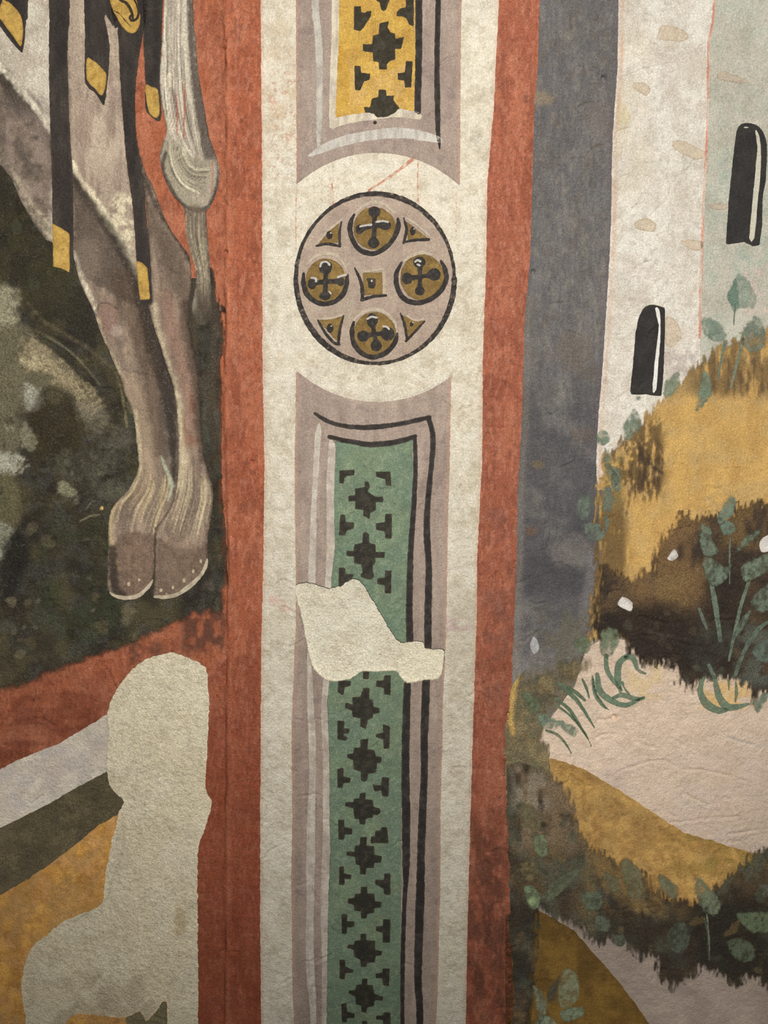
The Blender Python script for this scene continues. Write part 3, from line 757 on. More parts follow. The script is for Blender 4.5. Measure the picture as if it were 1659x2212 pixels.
gm = [
 (C2, 'corner_piece', [(552, 710), (652, 708), (650, 742), (600, 748), (585, 765), (582, 798), (552, 795)]),
 (C2, 'corner_piece', [(790, 720), (885, 718), (892, 812), (855, 808), (850, 768), (792, 752)]),
 (C2, 'stepped_cross', [(715, 778), (745, 785), (752, 820), (735, 848), (770, 870), (788, 882), (838, 880), (838, 918), (790, 915), (792, 968), (755, 985), (750, 1028), (708, 1005), (708, 968), (655, 960), (655, 912), (612, 910), (612, 875), (655, 875), (655, 828), (720, 818)]),
 (C2, 'half_cross', [(560, 998), (590, 998), (595, 1045), (650, 1050), (648, 1085), (605, 1100), (588, 1135), (550, 1130)]),
 (C2, 'half_cross', [(850, 992), (895, 992), (893, 1158), (850, 1150), (848, 1105), (792, 1098), (792, 1055), (848, 1045)]),
 (C2, 'stepped_cross', [(705, 1120), (722, 1108), (745, 1125), (748, 1180), (788, 1192), (790, 1240), (850, 1240), (848, 1278), (788, 1278), (788, 1315), (770, 1322), (772, 1365), (778, 1395), (770, 1415), (740, 1418), (690, 1398), (688, 1380), (705, 1372), (695, 1320), (650, 1312), (648, 1270), (600, 1265), (598, 1232), (645, 1232), (652, 1190), (702, 1180)]),
 (C2, 'half_cross', [(550, 1340), (590, 1342), (595, 1380), (645, 1385), (640, 1410), (600, 1430), (570, 1460), (548, 1465)]),
 (C2, 'half_cross', [(850, 1360), (892, 1360), (890, 1510), (848, 1508), (848, 1455), (798, 1448), (798, 1412), (848, 1405)]),
 (C3, 'stepped_cross', [(705, 742), (748, 742), (745, 800), (708, 795)]),
 (C3, 'half_cross', [(548, 805), (630, 810), (628, 840), (590, 850), (578, 905), (540, 880)]),
 (C3, 'half_cross', [(845, 772), (888, 772), (885, 900), (845, 895), (840, 855), (790, 845), (792, 808), (840, 805)]),
 (C3, 'stepped_cross', [(708, 855), (750, 855), (748, 925), (770, 930), (775, 975), (815, 985), (815, 1015), (775, 1022), (770, 1050), (740, 1060), (725, 1125), (690, 1105), (690, 1052), (640, 1045), (635, 1000), (590, 985), (590, 952), (612, 950), (640, 965), (638, 915), (690, 912)]),
 (C3, 'half_cross', [(540, 1065), (585, 1068), (585, 1118), (620, 1118), (618, 1150), (585, 1150), (582, 1165), (605, 1175), (600, 1200), (540, 1190)]),
 (C3, 'half_cross', [(835, 1090), (882, 1105), (878, 1250), (842, 1250), (838, 1190), (790, 1175), (790, 1155), (838, 1145)]),
 (C3, 'stepped_cross', [(690, 1190), (742, 1185), (735, 1255), (780, 1258), (790, 1300), (828, 1305), (825, 1340), (798, 1345), (792, 1408), (740, 1412), (735, 1455), (712, 1468), (695, 1455), (690, 1398), (645, 1385), (642, 1325), (605, 1310), (602, 1285), (642, 1282), (648, 1245), (690, 1240)]),
 (C3, 'half_cross', [(540, 1380), (582, 1375), (580, 1430), (628, 1445), (622, 1472), (580, 1475), (575, 1510), (540, 1505)]),
 (C3, 'half_cross', [(830, 1435), (880, 1440), (870, 1562), (832, 1560), (825, 1520), (780, 1530), (770, 1485), (825, 1490)]),
 (C4, 'stepped_cross', [(685, 145), (725, 142), (722, 185), (770, 190), (775, 235), (815, 245), (822, 270), (800, 290), (770, 285), (770, 305), (725, 312), (722, 350), (685, 348), (680, 310), (650, 315), (645, 245), (590, 230), (590, 205), (645, 205), (648, 180), (682, 180)]),
 (C4, 'half_cross', [(545, 318), (585, 318), (585, 365), (638, 378), (635, 415), (590, 415), (582, 450), (548, 445)]),
 (C4, 'half_cross', [(828, 368), (862, 368), (875, 472), (820, 470), (758, 470), (758, 430), (785, 425), (785, 390), (820, 388)]),
 (C4, 'stepped_cross', [(688, 430), (732, 430), (730, 488), (780, 488), (782, 545), (830, 555), (825, 595), (782, 598), (778, 632), (728, 630), (725, 675), (688, 670), (685, 615), (660, 605), (655, 560), (600, 550), (600, 525), (650, 525), (655, 488), (685, 485)]),
 (C4, 'half_cross', [(552, 622), (585, 622), (582, 665), (632, 675), (628, 705), (588, 702), (585, 742), (552, 738)]),
 (C4, 'half_cross', [(845, 665), (885, 668), (885, 808), (842, 800), (840, 765), (785, 735), (785, 708), (842, 708)]),
 (C4, 'stepped_cross', [(692, 752), (735, 752), (735, 795), (780, 798), (785, 848), (828, 855), (825, 890), (780, 892), (778, 925), (735, 932), (730, 962), (695, 960), (692, 915), (650, 908), (648, 872), (608, 860), (610, 828), (650, 825), (655, 800), (692, 798)]),
 (C4, 'half_cross', [(568, 930), (605, 930), (605, 975), (652, 980), (650, 1015), (605, 1018), (602, 1062), (568, 1058)]),
 (C4, 'half_cross', [(838, 965), (885, 965), (882, 1118), (835, 1115), (835, 1055), (790, 1040), (790, 1012), (835, 1010)]),
 (C4, 'stepped_cross', [(690, 1060), (728, 1058), (728, 1100), (785, 1105), (788, 1165), (832, 1172), (828, 1200), (788, 1202), (785, 1245), (732, 1248), (728, 1275), (692, 1275), (690, 1228), (650, 1212), (645, 1165), (605, 1152), (608, 1132), (648, 1132), (650, 1105), (690, 1102)]),
 (C4, 'half_cross', [(555, 1228), (590, 1228), (592, 1270), (645, 1295), (640, 1310), (592, 1315), (588, 1355), (555, 1350)]),
 (C4, 'half_cross', [(835, 1285), (880, 1285), (875, 1400), (838, 1395), (832, 1350), (790, 1345), (790, 1315), (832, 1312)]),
 (C4, 'stepped_cross', [(700, 1350), (735, 1350), (735, 1390), (770, 1395), (780, 1450), (838, 1470), (835, 1495), (785, 1490), (775, 1530), (735, 1535), (725, 1572), (695, 1565), (695, 1525), (660, 1515), (655, 1465), (612, 1445), (615, 1425), (655, 1425), (662, 1392), (700, 1388)]),
 (C4, 'half_cross', [(565, 1512), (600, 1510), (605, 1560), (655, 1580), (650, 1605), (605, 1605), (602, 1635), (570, 1630)]),
 (C4, 'half_cross', [(838, 1570), (885, 1570), (885, 1680), (840, 1680), (835, 1620), (792, 1615), (792, 1590), (838, 1588)])]
for k in (1, 2, 3):
    for z, n, p in gm[-3:] if False else [gm[29], gm[30], gm[31]]:
        gm.append((z, n, [(a, b + (275 if n == 'stepped_cross' else 300) * k) for a, b in p]))
for z, n, p in gm:
    layer(n, Poly(Z(z, p)), M_BLACK, (50, 48, 40), 5, p_motif, green, holes=HC, ref=(800, 1000), rough=.6, rs=6)

# =================================================================== roundel
RR = (810, 500)
rd = empty('roundel', 'round lilac medallion with a black rim set with four crosses', 'roundel', (810, 790))
def p_disc(b): b.vary(.05, 40).tint((190, 168, 148), .5, 40, thr=.5).tint((150, 128, 116), .35, 24, thr=.58).tint((190, 174, 150), .4, 30, thr=.52, box=(640, 560, 800, 760))
layer('lilac_disc', Poly(ell(810.5, 603, 172, 184, 60)), M_LILAC, (175, 154, 134), 3, p_disc, rd, ref=RR)
ring = []
rnd = random.Random(4)
for k in range(73):
    a = 2 * math.pi * k / 72
    ring.append((810.5 + 170.5 * math.cos(a), 603 + 182.5 * math.sin(a)))
rw = [9.5 + 2.2 * math.sin(k * .23 + 1) + (1.5 if 20 < k < 30 else 0) for k in range(73)]
def p_ring(b): b.vary(.1, 12).tint((88, 80, 72), .5, 8, thr=.56, soft=.1).tint((160, 144, 124), .4, 5, thr=.68, soft=.05)
layer('black_rim', Stroke(ring, rw, 0), M_BLACK, (54, 48, 44), 4, p_ring, rd, ref=RR, rough=.8, rs=7)
def p_olive(b): b.vary(.1, 16).tint((156, 124, 70), .5, 12, thr=.52).tint((100, 76, 40), .4, 14, thr=.57).rim((110, 88, 56), 4, .4)
def p_pale(b): b.tint((180, 160, 140), .6, 7, thr=.52).vary(.05, 8)
def p_dk(b): b.vary(.12, 8).tint((92, 84, 76), .4, 6, thr=.58)
def chip(z): return lambda p: Z(z, p)
q = chip(RD)
meds = [
 ('top medallion with a black cross', (828, 455, 182, 182), [(655, 335), (625, 400), (618, 470), (645, 560), (700, 635), (790, 668), (870, 650), (950, 590), (1005, 510), (1030, 430), (1025, 370)],
  [(660, 325), (740, 262), (830, 232), (920, 255), (1000, 335)], (825, 430), [(825, 315, 54, 48), (700, 462, 36, 42), (915, 428, 52, 42), (818, 578, 50, 46)],
  [[(705, 440), (760, 428), (800, 425)], [(840, 400), (900, 392), (940, 400)]]),
 ('left medallion with a black cross', (412, 900, 172, 190), [(225, 840), (222, 920), (250, 1010), (320, 1075), (400, 1095), (490, 1075), (560, 1010), (590, 920), (595, 850)],
  [(250, 760), (330, 690), (430, 668), (520, 700), (588, 800)], (412, 905), [(410, 785, 56, 60), (295, 925, 38, 46), (538, 905, 34, 40), (405, 1030, 50, 36)],
  [[(365, 780), (380, 745), (420, 740), (445, 765)], [(290, 875), (325, 880), (330, 905)], [(515, 870), (555, 855), (585, 850)], [(440, 990), (455, 1010)]]),
 ('right medallion with a black cross', (1232, 870, 188, 195), [(1055, 745), (1015, 830), (1012, 920), (1045, 1010), (1110, 1070), (1200, 1085), (1300, 1055), (1390, 985), (1435, 890), (1425, 800), (1390, 730)],
  [(1075, 735), (1150, 682), (1240, 662), (1330, 685)], (1215, 865), [(1208, 742, 54, 48), (1102, 880, 48, 52), (1333, 845, 56, 54), (1210, 985, 42, 40)],
  [[(1170, 740), (1190, 725), (1215, 735)], [(1190, 760), (1210, 770)]]),
 ('bottom medallion with a black cross', (828, 1352, 182, 188), [(650, 1250), (635, 1330), (645, 1420), (700, 1500), (780, 1545), (860, 1540), (950, 1490), (1005, 1410), (1020, 1345)],
  [(648, 1235), (720, 1170), (820, 1142), (920, 1170), (995, 1250), (1012, 1305)], (825, 1352), [(806, 1235, 48, 60), (728, 1370, 50, 50), (938, 1350, 60, 60), (840, 1450, 48, 50)],
  [[(765, 1225), (800, 1205), (845, 1212)], [(900, 1285), (930, 1290), (950, 1310)]])]
for lab, (ex, ey, erx, ery), sh, hi, cc, lobes, gl in meds:
    d = layer('cross_medallion', Poly(q(ell(ex, ey, erx, ery, 30))), M_YEL, (134, 107, 60), 5, p_olive, rd, label=lab, ref=RR, rough=.7)
    layer('pale_arc', Stroke(q(hi), [4, 7, 8, 7, 3]if len(hi) == 5 else ([4, 7, 8, 4] if len(hi) == 4 else [3, 7, 8, 7, 6, 3])), M_WHITE, (196, 180, 154), 6, p_pale, d, ref=RR)
    layer('black_arc', Stroke(q(sh), [5] + [10.5] * (len(sh) - 2) + [5]), M_BLACK, (52, 47, 44), 6, p_dk, d, ref=RR)
    shp = [Poly(q(ell(a, b, c_, d_, 16))) for a, b, c_, d_ in lobes]
    for a, b, c_, d_ in lobes: shp.append(Stroke(q([cc, ((a + cc[0]) / 2, (b + cc[1]) / 2), (a, b)]), [9, 10, 13]))
    layer('cross', shp, M_BLACK, (50, 46, 43), 6, p_dk, d, ref=RR, rough=.7, rs=6)
    for g_ in gl:
        layer('white_glint', Stroke(q(g_), 4.5 if len(g_) > 2 else 4), M_WHITE, (196, 188, 176), 7, None, d, ref=RR, rough=.5)
tris = [
 ([(350, 585), (420, 500), (525, 400), (518, 575)], [[(545, 398), (528, 500), (532, 605)], [(330, 605), (420, 585), (530, 606)]], [(335, 582), (440, 465), (560, 372)], (442, 512, 26, 36)),
 ([(1095, 390), (1190, 470), (1292, 550), (1110, 560)], [[(1075, 368), (1098, 470), (1072, 580)], [(1070, 575), (1160, 555), (1288, 548)]], [(1090, 362), (1200, 435), (1292, 520)], (1150, 478, 26, 38)),
 ([(342, 1235), (450, 1225), (562, 1195), (522, 1425)], [[(345, 1235), (410, 1345), (480, 1425), (530, 1440)], [(567, 1190), (532, 1310), (520, 1440)]], [(338, 1224), (450, 1218), (552, 1188)], (448, 1302, 28, 40)),
 ([(1055, 1185), (1150, 1235), (1258, 1238), (1100, 1405)], [[(1045, 1175), (1085, 1280), (1100, 1400)], [(1255, 1240), (1170, 1330), (1095, 1412)]], [(1100, 1195), (1170, 1235), (1245, 1228)], (1140, 1270, 18, 20))]
for po, sts, pl, dt in tris:
    d = layer('triangle_inlay', Poly(q(po)), M_YEL, (134, 107, 60), 5, p_olive, rd, ref=RR, rough=.6)
    layer('pale_edge', Stroke(q(pl), [3, 5, 4]), M_WHITE, (196, 180, 156), 6, p_pale, d, ref=RR)
    layer('black_edge', [Stroke(q(s_), [3.5] + [6.5] * (len(s_) - 2) + [5]) for s_ in sts], M_BLACK, (52, 47, 44), 6, p_dk, d, ref=RR)
    layer('black_dot', Poly(q(ell(*dt, n=14))), M_BLACK, (54, 49, 45), 6, None, d, ref=RR)
    layer('white_glint', Poly(q(ell(dt[0] + 12, dt[1] - 18, 9, 8, 10))), M_WHITE, (200, 190, 176), 7, None, d, ref=RR, rough=.3)
d = layer('square_inlay', Poly(q([(725, 832), (890, 828), (897, 1015), (735, 1022)])), M_YEL, (134, 107, 60), 5, p_olive, rd, ref=RR, rough=.6)
layer('black_edge', [Stroke(q([(658, 792), (705, 890), (722, 980), (722, 1062)]), [3, 7, 9, 7]), Stroke(q([(716, 1062), (820, 1032), (922, 1024)]), [6, 6, 5])], M_BLACK, (52, 47, 44), 6, p_dk, d, ref=RR)
layer('pale_edge', [Stroke(q([(902, 800), (906, 900), (905, 1000)]), [4, 6, 6]), Stroke(q([(735, 825), (810, 812), (890, 800)]), [3, 5, 4])], M_WHITE, (192, 174, 146), 6, p_pale, d, ref=RR)
layer('black_dot', Poly(q([(755, 875), (835, 878), (838, 930), (820, 965), (775, 960), (768, 910)])), M_BLACK, (54, 48, 40), 6, p_dk, d, ref=RR)
layer('white_glint', Poly(q(ell(802, 900, 10, 12, 10))), M_WHITE, (200, 188, 165), 7, None, d, ref=RR, rough=.3)

# =================================================================== left picture: red ground, rocks, animal
def p_redground(b):
    b.vary(.08, 30, 90).tint((190, 122, 92), .45, 26, 60, thr=.54).tint((118, 60, 44), .35, 40, thr=.58).tint((104, 54, 40), .4, 6, thr=.66, soft=.08).tint((200, 132, 100), .35, 5, 14, thr=.62, soft=.08)
    b.tint((112, 52, 36), .5, 50, 24, thr=.48, box=(-120, 1440, 260, 1680))
    b.tint((90, 62, 50), .8, 18, thr=.42, box=(380, 1290, 500, 1420)).tint((92, 60, 46), .7, 16, thr=.45, box=(270, 1380, 360, 1440))
layer('red_paint_area', Poly([(L_, T_), (478, T_), (500, 0), (500, 1340), (505, 1480), (440, 1480), (300, 1500), (236, 1545), (203, 1563), (127, 1607), (40, 1642), (0, 1663), (-120, 1712), (L_, 1870)]), M_RED, (170, 97, 66), 1, p_redground,
      holes=HL, label='flat red background behind the tail and below the dark rocks', cat='painted ground', ref=(400, 300))

ROCK_E = [(0, 1500), (43, 1489), (90, 1470), (181, 1434), (230, 1418), (282, 1398), (344, 1369), (416, 1337), (452, 1328), (485, 1331)]
def p_rock(b):
    b.vary(.18, 60).vary(.12, 18).tint((84, 78, 58), .6, 60, thr=.52).tint((46, 42, 38), .6, 46, thr=.5).tint((76, 76, 70), .45, 26, thr=.58)
    b.tint((60, 66, 46), .5, 40, thr=.55, box=(60, 1080, 300, 1420)).tint((84, 82, 70), .5, 24, thr=.5, box=(120, 920, 300, 1100))
    # lighter boulders on the left
    b.poly([(-60, 700), (40, 700), (80, 740), (120, 790), (170, 830), (210, 880), (235, 900), (190, 905), (165, 870), (120, 850), (95, 850), (60, 880), (40, 900), (50, 960), (0, 985), (-60, 980)], (112, 106, 86), .75, 16, 12, 30)
    b.poly([(-60, 610), (20, 612), (42, 640), (40, 690), (10, 706), (-60, 700)], (150, 144, 122), .85, 7, 8, 14, dry=.25)
    b.poly([(50, 735), (90, 740), (140, 790), (190, 835), (225, 880), (195, 905), (170, 870), (130, 840), (90, 800), (55, 790)], (150, 138, 112), .8, 9, 12, 12, dry=.5)
    b.poly([(52, 830), (80, 838), (95, 860), (82, 886), (58, 880)], (150, 148, 134), .8, 6, 6, 9, dry=.3)
    b.poly([(45, 760), (70, 765), (95, 785), (80, 800), (50, 790)], (168, 158, 130), .6, 6, 5, 8, dry=.5)
    b.poly([(100, 845), (150, 850), (180, 930), (175, 985), (110, 985), (70, 960), (60, 905)], (60, 54, 38), .7, 14, 10, 30)
    b.poly([(-60, 980), (35, 982), (55, 1000), (40, 1022), (-60, 1030)], (158, 156, 140), .85, 5, 6, 9, dry=.3)
    b.stroke([(58, 988), (52, 1005), (36, 1022)], [4, 5, 3], (40, 38, 34), .8)
    b.poly([(-60, 1028), (30, 1025), (40, 1090), (30, 1150), (-60, 1160)], (104, 98, 74), .7, 10, 8, 20)
    b.poly([(-60, 1130), (25, 1135), (28, 1160), (10, 1200), (-60, 1240)], (140, 140, 124), .7, 7, 8, 10, dry=.4)
    b.poly([(15, 1160), (45, 1150), (60, 1200), (30, 1290), (0, 1300)], (38, 36, 34), .8, 9, 7, 20)
    b.poly([(130, 1040), (150, 1042), (168, 1065), (150, 1075), (128, 1062)], (138, 136, 112), .8, 5, 5, 9, dry=.3)
    b.poly([(52, 915), (68, 925), (80, 960), (66, 975), (50, 960)], (136, 132, 112), .7, 5, 5, 9, dry=.3).poly([(10, 920), (28, 918), (28, 930), (12, 932)], (130, 128, 108), .6, 4, 4, 8, dry=.3)
    b.poly([(170, 870), (225, 880), (235, 930), (190, 925)], (104, 98, 86), .7, 8, 8, 12, dry=.4)
    b.poly([(245, 920), (280, 925), (285, 960), (240, 960)], (96, 92, 80), .6, 8, 8, 12, dry=.4)
    b.tint((92, 90, 76), .6, 20, thr=.48, box=(180, 940, 300, 1100)).tint((84, 84, 72), .5, 16, thr=.5, box=(110, 960, 190, 1040))
    b.stroke([(175, 1125), (195, 1115), (215, 1112)], 3, (140, 134, 112), .6).stroke([(186, 1100), (198, 1085), (206, 1082)], 2.5, (128, 122, 104), .6).blob(220, 1098, 3, 4, (190, 160, 110), .8)
    b.poly([(268, 1310), (290, 1312), (285, 1345), (265, 1350)], (112, 104, 84), .55, 7, 6, 10)
    # dark wedge under the haunch and grass-like strokes
    b.poly([(-60, 380), (20, 400), (70, 490), (115, 540), (150, 590), (190, 660), (215, 720), (150, 700), (60, 690), (40, 620), (-60, 600)], (54, 50, 40), .75, 14, 10, 30)
    b.tint((70, 66, 46), .6, 40, thr=.5, box=(-40, 420, 180, 680))
    b.stroke([(62, 655), (90, 690), (130, 715), (180, 745), (225, 780), (250, 800)], [4, 5, 7, 6, 5, 3], (112, 102, 80), .55, 5, 4, 9, dry=.5)
    b.stroke([(250, 805), (262, 850), (275, 920)], [5, 6, 5], (150, 138, 104), .7, 3, 2).stroke([(260, 808), (275, 850), (290, 900)], [3, 3, 3], (140, 128, 98), .6, 2, 2).stroke([(248, 800), (258, 840), (268, 900)], [5, 5, 3], (38, 34, 26), .7, 3, 2)
    b.hairs([(60, 700), (110, 720), (170, 760), (230, 830)], [(40, 740), (90, 770), (150, 820), (210, 900)], 14, 3, [(150, 142, 118), (46, 42, 34)], .45, 5)
    # right of the legs
    b.tint((84, 74, 64), .6, 14, 60, thr=.5, box=(400, 560, 500, 1000)).tint((92, 96, 84), .4, 10, 50, thr=.54, box=(420, 860, 500, 1000)).tint((100, 92, 78), .5, 12, thr=.55, box=(430, 1240, 500, 1345))
    b.dabs(70, (-20, 420, 300, 1440), [(92, 84, 64), (40, 35, 28), (74, 76, 60), (110, 102, 82), (52, 46, 36)], (6, 20), .55, 3).dabs(40, (-20, 900, 260, 1400), [(112, 108, 92), (36, 32, 28), (70, 66, 70)], (4, 11), .5, 8).dabs(30, (430, 700, 490, 1330), [(96, 88, 72), (44, 38, 32), (80, 84, 70)], (4, 12), .5, 5, asp=(.3, .6), ang=(70, 110))
    b.contrast(1.25, (70, 62, 50), (.80, .74, .66))
    b.fade(20, 14, amp=.4, where=sstep(-30, 10, b.v - interp([(0, 1500), (485, 1331)], b.u) + 60))
    b.fade(16, 6, 3, amp=1.0, where=sstep(440, 470, b.u) * sstep(800, 620, b.v) + .5 * sstep(455, 480, b.u))
layer('rock_slope', Poly([(L_, 150), (L_, 1680), (-120, 1548)] + ROCK_E + [(494, 1252), (488, 1162), (480, 1071), (479, 900), (477, 777), (485, 747), (487, 671), (478, 640), (463, 585), (455, 575), (445, 600), (400, 600), (250, 400), (60, 300)]), M_ROCK, (62, 57, 46), 2, p_rock,
      label='dark olive and black rocky ground under the animal with pale boulders', cat='rocks', rough=2.2, rs=13)

an = empty('animal', 'grey-brown hoofed animal of which only haunch, hind legs and tail show', 'animal', (340, 1294))
def p_haunch(b):
    b.vary(.08, 40).tint((196, 188, 172), .5, 40, thr=.5).tint((160, 146, 130), .5, 22, thr=.52)
    b.poly([(-80, 110), (0, 150), (50, 220), (112, 300), (112, 420), (100, 520), (70, 490), (30, 420), (-80, 250)], (118, 104, 92), .95, 10, 8, 18)
    b.stroke([(-60, 90), (0, 158), (45, 225), (80, 275), (112, 312)], [34, 36, 34, 34, 30], (70, 62, 54), .9, 8, 5, 12)
    b.stroke([(-20, 125), (8, 152), (50, 200), (85, 240), (110, 282)], [16, 16, 14, 16, 14], (206, 196, 176), .85, 4, 5, 8, dry=.4)
    b.stroke([(-40, 290), (5, 345), (40, 400), (75, 458), (112, 510)], [30, 28, 26, 24, 26], (172, 160, 138), .85, 6, 9, 9, dry=.55)
    b.tint((96, 86, 78), .7, 12, 40, thr=.5, ang=-35, box=(-60, 180, 120, 400)).tint((86, 78, 70), .6, 8, thr=.56, box=(-40, 320, 120, 520)).tint((150, 134, 122), .6, 20, thr=.5, box=(0, 220, 120, 460))
    b.rim((60, 52, 44), 7, .5).contrast(1.25, (130, 116, 100), (1, .95, .88))
layer('haunch', Poly([(L_, -200), (L_, T_), (112, T_), (112, 0), (112, 300), (118, 420), (119, 526), (99, 517), (75, 484), (48, 439), (24, 383), (0, 356), (-120, 230), (L_, -100)], 0), M_FUR, (178, 168, 152), 3, p_haunch, an, label='pale belly and haunch at the upper left', rough=1.2, ref=None)

def p_rleg(b):
    b.vary(.08, 14, 60).tint((150, 132, 116), .6, 18, 60, thr=.5).tint((104, 90, 80), .5, 14, 50, thr=.55)
    b.poly([(296, 320), (322, 420), (340, 470), (400, 560), (408, 690), (380, 640), (345, 560), (325, 500)], (104, 90, 78), .8, 14, 6, 20)
    b.stroke([(332, 660), (345, 730), (362, 790), (380, 850), (390, 920), (394, 990), (390, 1050)], [9, 12, 14, 16, 22, 24, 20], (182, 168, 142), .8, 9, 4, 12, dry=.25)
    b.stroke([(360, 640), (375, 720), (395, 790), (410, 850), (414, 920)], [26, 28, 30, 26, 18], (140, 112, 98), .6, 12, 5, 16)
    b.tint((128, 84, 66), .5, 16, 40, thr=.5, box=(390, 820, 440, 980))
    b.stroke([(405, 690), (420, 760), (432, 850), (436, 920), (445, 990), (458, 1060)], 7, (92, 80, 70), .7, 5, 3)
    b.stroke([(310, 380), (340, 450), (385, 520), (408, 560)], 8, (64, 56, 50), .7, 4, 3)
    # fetlock hair
    b.hairs([(386, 990), (378, 1050), (362, 1105), (345, 1150)], [(450, 1030), (458, 1080), (446, 1140), (440, 1180)], 44, 3, [(190, 176, 148), (120, 106, 90), (84, 74, 64), (168, 152, 126)], .6, 3)
    b.poly([(340, 1165), (395, 1190), (448, 1175), (447, 1225), (420, 1258), (390, 1278), (338, 1288)], (104, 88, 76), .8, 9, 6, 12)
    b.tint((128, 110, 94), .6, 9, thr=.5, box=(335, 1150, 450, 1285))
    b.stroke([(402, 660), (412, 740), (424, 830), (430, 920), (440, 990)], [26, 26, 24, 18, 14], (78, 64, 54), .7, 9, 4, 12)
    b.rim((52, 44, 36), 5, .5)
    b.contrast(1.35, (118, 102, 86), (.98, .92, .83))
RLEG = [(301, 331), (312, 407), (321, 505), (327, 596), (328, 653), (320, 659), (331, 701), (347, 747), (359, 786), (374, 831), (381, 870), (384, 920), (386, 981), (383, 1041), (371, 1095), (341, 1138), (336, 1177), (335, 1252), (333, 1288),
        (359, 1291), (392, 1279), (422, 1258), (443, 1228), (449, 1207), (449, 1162), (461, 1071), (452, 1026), (440, 981), (434, 905), (431, 845), (428, 807), (416, 747), (407, 686), (413, 611), (410, 557), (386, 521), (362, 484), (344, 439), (330, 400), (316, 377)]
layer('leg', Poly(RLEG, 3), M_FUR, (138, 121, 106), 4, p_rleg, an, label='right hind leg', rough=.9)
def p_lleg(b):
    b.vary(.08, 14, 60).tint((158, 140, 122), .6, 20, 60, thr=.5).tint((104, 92, 82), .5, 16, 60, thr=.55)
    b.poly([(150, -140), (258, -140), (262, 160), (272, 340), (290, 480), (296, 600), (270, 545), (240, 497), (211, 461), (157, 371), (152, 250)], (158, 142, 126), .9, 4, 4, 14, smooth=2)
    b.tint((176, 160, 142), .7, 40, thr=.5, box=(150, -60, 300, 420)).tint((128, 108, 98), .5, 16, 70, thr=.54, box=(150, 120, 300, 520))
    b.stroke([(158, 350), (172, 385), (205, 430), (240, 490), (270, 535), (292, 590)], [5, 10, 14, 20, 14, 6], (204, 192, 166), .85, 5, 5, 8, dry=.35)
    b.tint((196, 184, 158), .8, 12, thr=.5, box=(210, 400, 300, 560))
    b.poly([(157, 378), (205, 455), (238, 500), (268, 550), (296, 605), (300, 660), (250, 640), (190, 600), (158, 560), (160, 460)], (98, 86, 76), .9, 6, 6, 14)
    b.stroke([(163, 392), (205, 452), (240, 500), (270, 552), (296, 612)], [16, 20, 24, 24, 20], (62, 54, 48), .75, 8, 4, 12)
    b.stroke([(160, 545), (172, 590), (195, 640), (208, 680)], [8, 12, 9, 5], (196, 186, 164), .8, 4, 5, 7, dry=.4)
    b.blob(190, 560, 28, 46, (128, 114, 100), .6, .7).blob(232, 690, 24, 40, (136, 112, 100), .8, .7).blob(252, 715, 13, 13, (158, 142, 130), .6, .6)
    b.stroke([(212, 668), (216, 656), (236, 656), (255, 668)], 2.5, (66, 54, 48), .7)
    b.stroke([(210, 690), (225, 735), (245, 780), (262, 815)], [8, 8, 8, 6], (176, 164, 138), .8, 4, 4, 8, dry=.3)
    b.stroke([(300, 620), (315, 680), (335, 750), (355, 810), (366, 870), (372, 930), (376, 1000), (374, 1060)], [26, 34, 40, 40, 34, 24, 16, 10], (62, 55, 50), .9, 7, 4, 14)
    b.stroke([(345, 860), (352, 930), (360, 1000), (362, 1050)], [16, 18, 14, 10], (88, 80, 72), .6, 8, 4)
    b.stroke([(285, 830), (305, 900), (318, 970), (318, 1040), (305, 1090)], [40, 40, 44, 40, 40], (150, 132, 112), .6, 14, 5, 16)
    b.stroke([(292, 890), (302, 970), (300, 1020), (285, 1060)], 8, (182, 168, 140), .7, 5, 4, 8, dry=.4)
    b.hairs([(300, 1010), (286, 1055), (255, 1090), (240, 1150)], [(366, 1030), (362, 1070), (345, 1120), (332, 1180)], 40, 3, [(196, 180, 146), (120, 104, 86), (84, 74, 62), (170, 152, 122)], .6, 9)
    b.stroke([(348, 985), (362, 1020), (372, 1050), (364, 1080)], [4, 8, 9, 4], (172, 170, 146), .7, 3, 2)
    b.poly([(258, 1160), (300, 1150), (336, 1165), (332, 1250), (300, 1286), (265, 1280), (255, 1230)], (108, 90, 78), .8, 8, 6, 12)
    b.tint((130, 110, 94), .6, 9, thr=.5, box=(255, 1140, 335, 1290))
    b.stroke([(246, 1090), (238, 1140), (244, 1190), (256, 1230)], [12, 12, 10, 8], (178, 160, 120), .6, 5, 4, 8, dry=.4)
    b.stroke([(244, 1185), (246, 1240), (252, 1272), (268, 1284)], [18, 20, 20, 12], (58, 50, 44), .85, 5, 3)
    b.stroke([(336, 1140), (334, 1180), (335, 1230)], 2.5, (44, 38, 34), .8).rim((52, 44, 36), 4, .45)
    b.stroke([(262, 600), (285, 680), (308, 750), (325, 820), (335, 900), (342, 980)], [44, 46, 40, 36, 28, 18], (88, 72, 60), .6, 14, 5, 14)
    b.contrast(1.35, (118, 102, 86), (.98, .92, .83))
